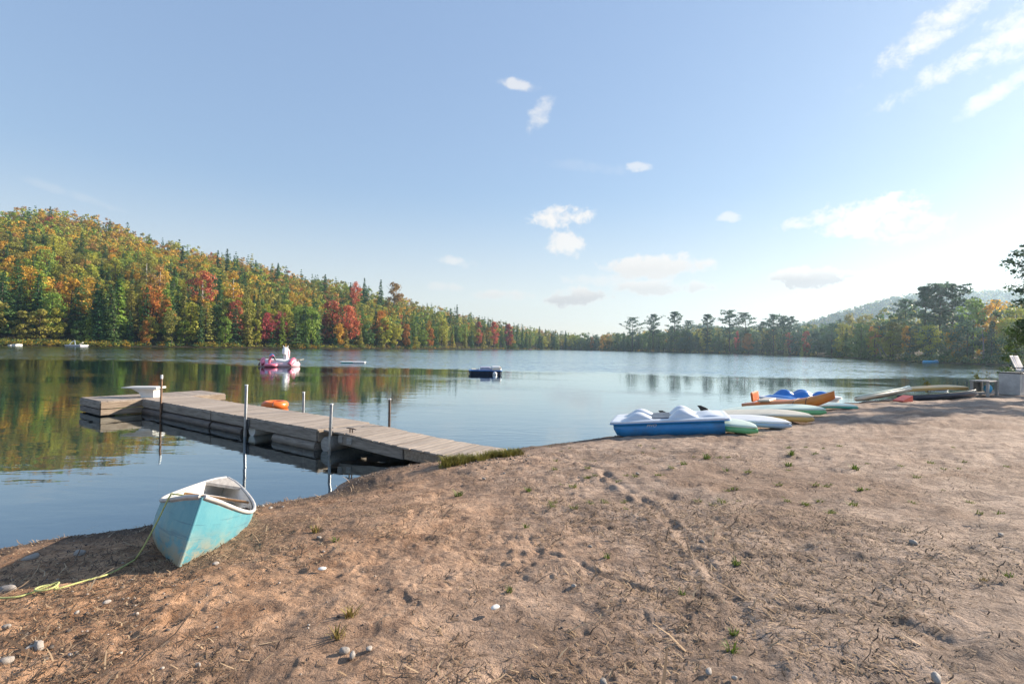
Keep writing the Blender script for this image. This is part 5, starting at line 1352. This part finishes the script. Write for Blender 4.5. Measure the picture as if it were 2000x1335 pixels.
def straw_stuff():
    rg = np.random.default_rng(23); n = 60000
    r = np.sqrt(rg.uniform(1.9 ** 2, 8.2 ** 2, n)) ; r[: n // 2] = rg.uniform(1.9, 5.2, n // 2); a = rg.uniform(-.86, .86, n); x = r * np.sin(a); y = r * np.cos(a)
    dens = .5 + 2.2 * fbm(x * .7, y * .7, 3, 51) - .12 * x + .15; cl_ = fbm(x * 3.1, y * 3.1, 2, 57)
    ok = rg.random(n) < np.clip(dens + 1.3 * cl_, .03, 1); x, y = x[ok], y[ok]; z, d = zs(x, y); ok = d > .12; x, y, z = x[ok], y[ok], z[ok]; n = len(x)
    L = rg.gamma(2.2, .011, n) + .006; L[rg.random(n) < .02] *= 3.4; wd = rg.uniform(.0010, .0034, n) * (1 + L * 4); th = rg.uniform(0, PI, n); el_ = rg.uniform(-.10, .45, n)
    dx, dy, dz = np.cos(th) * np.cos(el_) * L, np.sin(th) * np.cos(el_) * L, np.sin(el_) * L
    px, py = -np.sin(th) * wd, np.cos(th) * wd; c = rg.normal(size=n) * L * .12
    P = lambda t, s, up: np.stack([x + dx * t + px * s - np.sin(th) * c * (4 * t * (1 - t)), y + dy * t + py * s + np.cos(th) * c * (4 * t * (1 - t)), z + .003 + np.maximum(dz * t, 0) + up], 1)
    V = np.stack([P(0, -1, 0), P(0, 1, 0), P(.5, 1, .002), P(.5, -1, .002), P(1, .5, 0), P(1, -.5, 0)], 1).reshape(-1, 3); o = np.arange(n)[:, None] * 6
    F = np.concatenate([o + [0, 1, 2, 3], o + [3, 2, 4, 5]])
    m, q = new_mat('plant_litter'); rnd = q('ShaderNodeNewGeometry').outputs['Random Per Island']
    cr = q('ShaderNodeValToRGB', {0: rnd}); e = cr.color_ramp.elements; e[0].color = (.045, .028, .018, 1); e[1].color = (.46, .33, .20, 1); e2 = e.new(.55); e2.color = (.13, .08, .045, 1); e3 = e.new(.8); e3.color = (.28, .18, .10, 1)
    finish(q, q('ShaderNodeBsdfPrincipled', {'Base Color': cr.outputs[0], 'Roughness': .85}))
    tag(link('plant_litter', mesh_np('plant_litter', V, F), m), 'dry straw and twig bits scattered over the sand', 'litter', None, 'stuff')


straw_stuff()


def tuft_mesh(name, n, h, spread, seed, wide=.004):
    rg = np.random.default_rng(seed); V = []; F = []
    for k in range(n):
        a = rg.uniform(0, 6.28); r0 = spread * math.sqrt(rg.random()); bx_, by_ = r0 * math.cos(a), r0 * math.sin(a); hh = h * rg.uniform(.45, 1.1); ln = rg.uniform(.15, .8) * hh; a2 = a + rg.normal() * .7
        dx, dy = math.cos(a2), math.sin(a2); px, py = -dy * wide, dx * wide; o = len(V)
        for t, wf in ((0, 1), (.4, .9), (.75, .6), (1, .08)):
            cx, cy_, cz_ = bx_ + dx * ln * t * t, by_ + dy * ln * t * t, hh * (t - .28 * t * t)
            V += [(cx - px * wf, cy_ - py * wf, cz_), (cx + px * wf, cy_ + py * wf, cz_)]
        F += [(o + i, o + i + 1, o + i + 3, o + i + 2) for i in (0, 2, 4)]
    me = mesh_np(name, np.array(V), np.array(F)); me.materials.append(M['grass']); return me


TU = [tuft_mesh('grass_tuft', 26, .07, .03, s) for s in range(3)]
for i, (u, v, k, lab) in enumerate([(895, 966, 1.9, 'green sprig on the dark gravel below the ramp grass'), (1430, 1268, 1.3, 'green tuft near the bottom with a dark shadow'), (1434, 1235, 1.0, 'tuft just above the bottom one, right of centre'), (1438, 1100, 1.2, 'green tuft in mid beach on the pale sand'),
        (1185, 1095, 1.0, 'small tuft on the sand below the beach centre'), (1027, 1030, 1.2, 'grassy sprig on the brown sand at centre'), (618, 1038, 1.7, 'yellowish grass patch right of the canoe'), (655, 1056, 1.1, 'small green sprig below the yellowish patch by the canoe'), (1032, 960, 1.5, 'tuft on the sand below the end of the ramp'),
        (1336, 909, 1.4, 'tuft on the sand just below the pedal boat'), (1670, 919, 1.5, 'bright tuft in mid beach at right'), (1540, 909, 1.4, 'tuft on the sand below the white paddle board'), (1380, 895, 1.6, 'low tufted patch under the pedal boat stern'), (1970, 1128, 1.0, 'dark green tuft at the right edge'), (1922, 1137, .8, 'tiny yellow tuft near the right edge'),
        (1545, 888, 1.4, 'small tuft below the amber paddle board'), (1418, 917, 1.2, 'tuft beside another below the pedal boat stern'), (1680, 960, 1.2, 'lone tuft on the right part of the beach'), (1332, 1160, .9, 'tiny sprig beside footprints in mid beach'), (995, 1150, .9, 'single upright blade cluster on the sand at centre'), (660, 1240, 1.5, 'dry grass clump above the touching stones'), (685, 1198, 1.6, 'straggly dry stalks standing above the stones')]):
    p = spot(u, v); zz, _ = zs(np.array([p.x]), np.array([p.y])); s = .68 * k * max(1, p.length / 5.5)
    o = link('grass_tuft', TU[i % 3], None, None, (p.x, p.y, float(zz[0]) - .004), (0, 0, i * 1.7), (s, s, s)); dry = i in (20, 21, 6, 14)
    o.color = (.24, .19, .07, 1) if dry else (.115, .165, .035, 1); tag(o, lab, 'grass', 'grass tufts growing in the sand')


def sedge():
    rg = np.random.default_rng(41); T0 = [tuft_mesh('s', 34, .13, .06, 60 + s, .004) for s in range(3)]; VV = []; o = 0; FF = []
    V0 = [np.array([v.co[:] for v in t.vertices]) for t in T0]; F0 = [np.array([list(p.vertices) for p in t.polygons]) for t in T0]
    a, b = spot(868, 914), spot(1012, 888)
    for k in range(130):
        t = rg.random(); p = a.lerp(b, t); x, y = p.x + rg.normal() * .05, p.y + rg.normal() * .09 + .05; zz, dd = zs(np.array([x]), np.array([y])); i = rg.integers(3); s = rg.uniform(.7, 1.5)
        VV.append(V0[i] * s + [x, y, float(zz[0]) - .01]); FF.append(F0[i] + o); o += len(V0[i])
    ob = link('sedge_clump', mesh_np('sedge_clump', np.concatenate(VV), np.concatenate(FF)), M['grass']); ob.color = (.17, .16, .045, 1)
    tag(ob, 'shaggy sedge growing round the beach end of the ramp', 'grass', None, 'stuff')
    VV = []; FF = []; o = 0
    for k in range(80):
        u = rg.uniform(1050, 1980); v = rg.uniform(870, 1000); p = spot(u, v); zz, dd = zs(np.array([p.x]), np.array([p.y]))
        if dd[0] < .4: continue
        i = rg.integers(3); s = rg.uniform(.25, .7); VV.append(V0[i] * s * np.array([1, 1, .6]) + [p.x, p.y, float(zz[0]) - .004]); FF.append(F0[i] + o); o += len(V0[i])
    ob = link('sparse_grass', mesh_np('sparse_grass', np.concatenate(VV), np.concatenate(FF)), M['grass']); ob.color = (.15, .19, .04, 1)
    tag(ob, 'thin scattered grass on the sand below the boats', 'grass', None, 'stuff')


sedge()

# ------------------------------------------------------------------ the hazy air over the lake
hm, hn = new_mat('lake_haze')
vol = hn('ShaderNodeVolumePrincipled', {'Color': (.58, .80, 1.0, 1), 'Density': .00028, 'Anisotropy': .6})
hn('ShaderNodeOutputMaterial', {'Volume': vol.outputs[0]})
hz = MB().box((380, 720, 47), (2560, 1800, 100)).build('haze', hm); tag(hz, None, None, None, 'stuff')
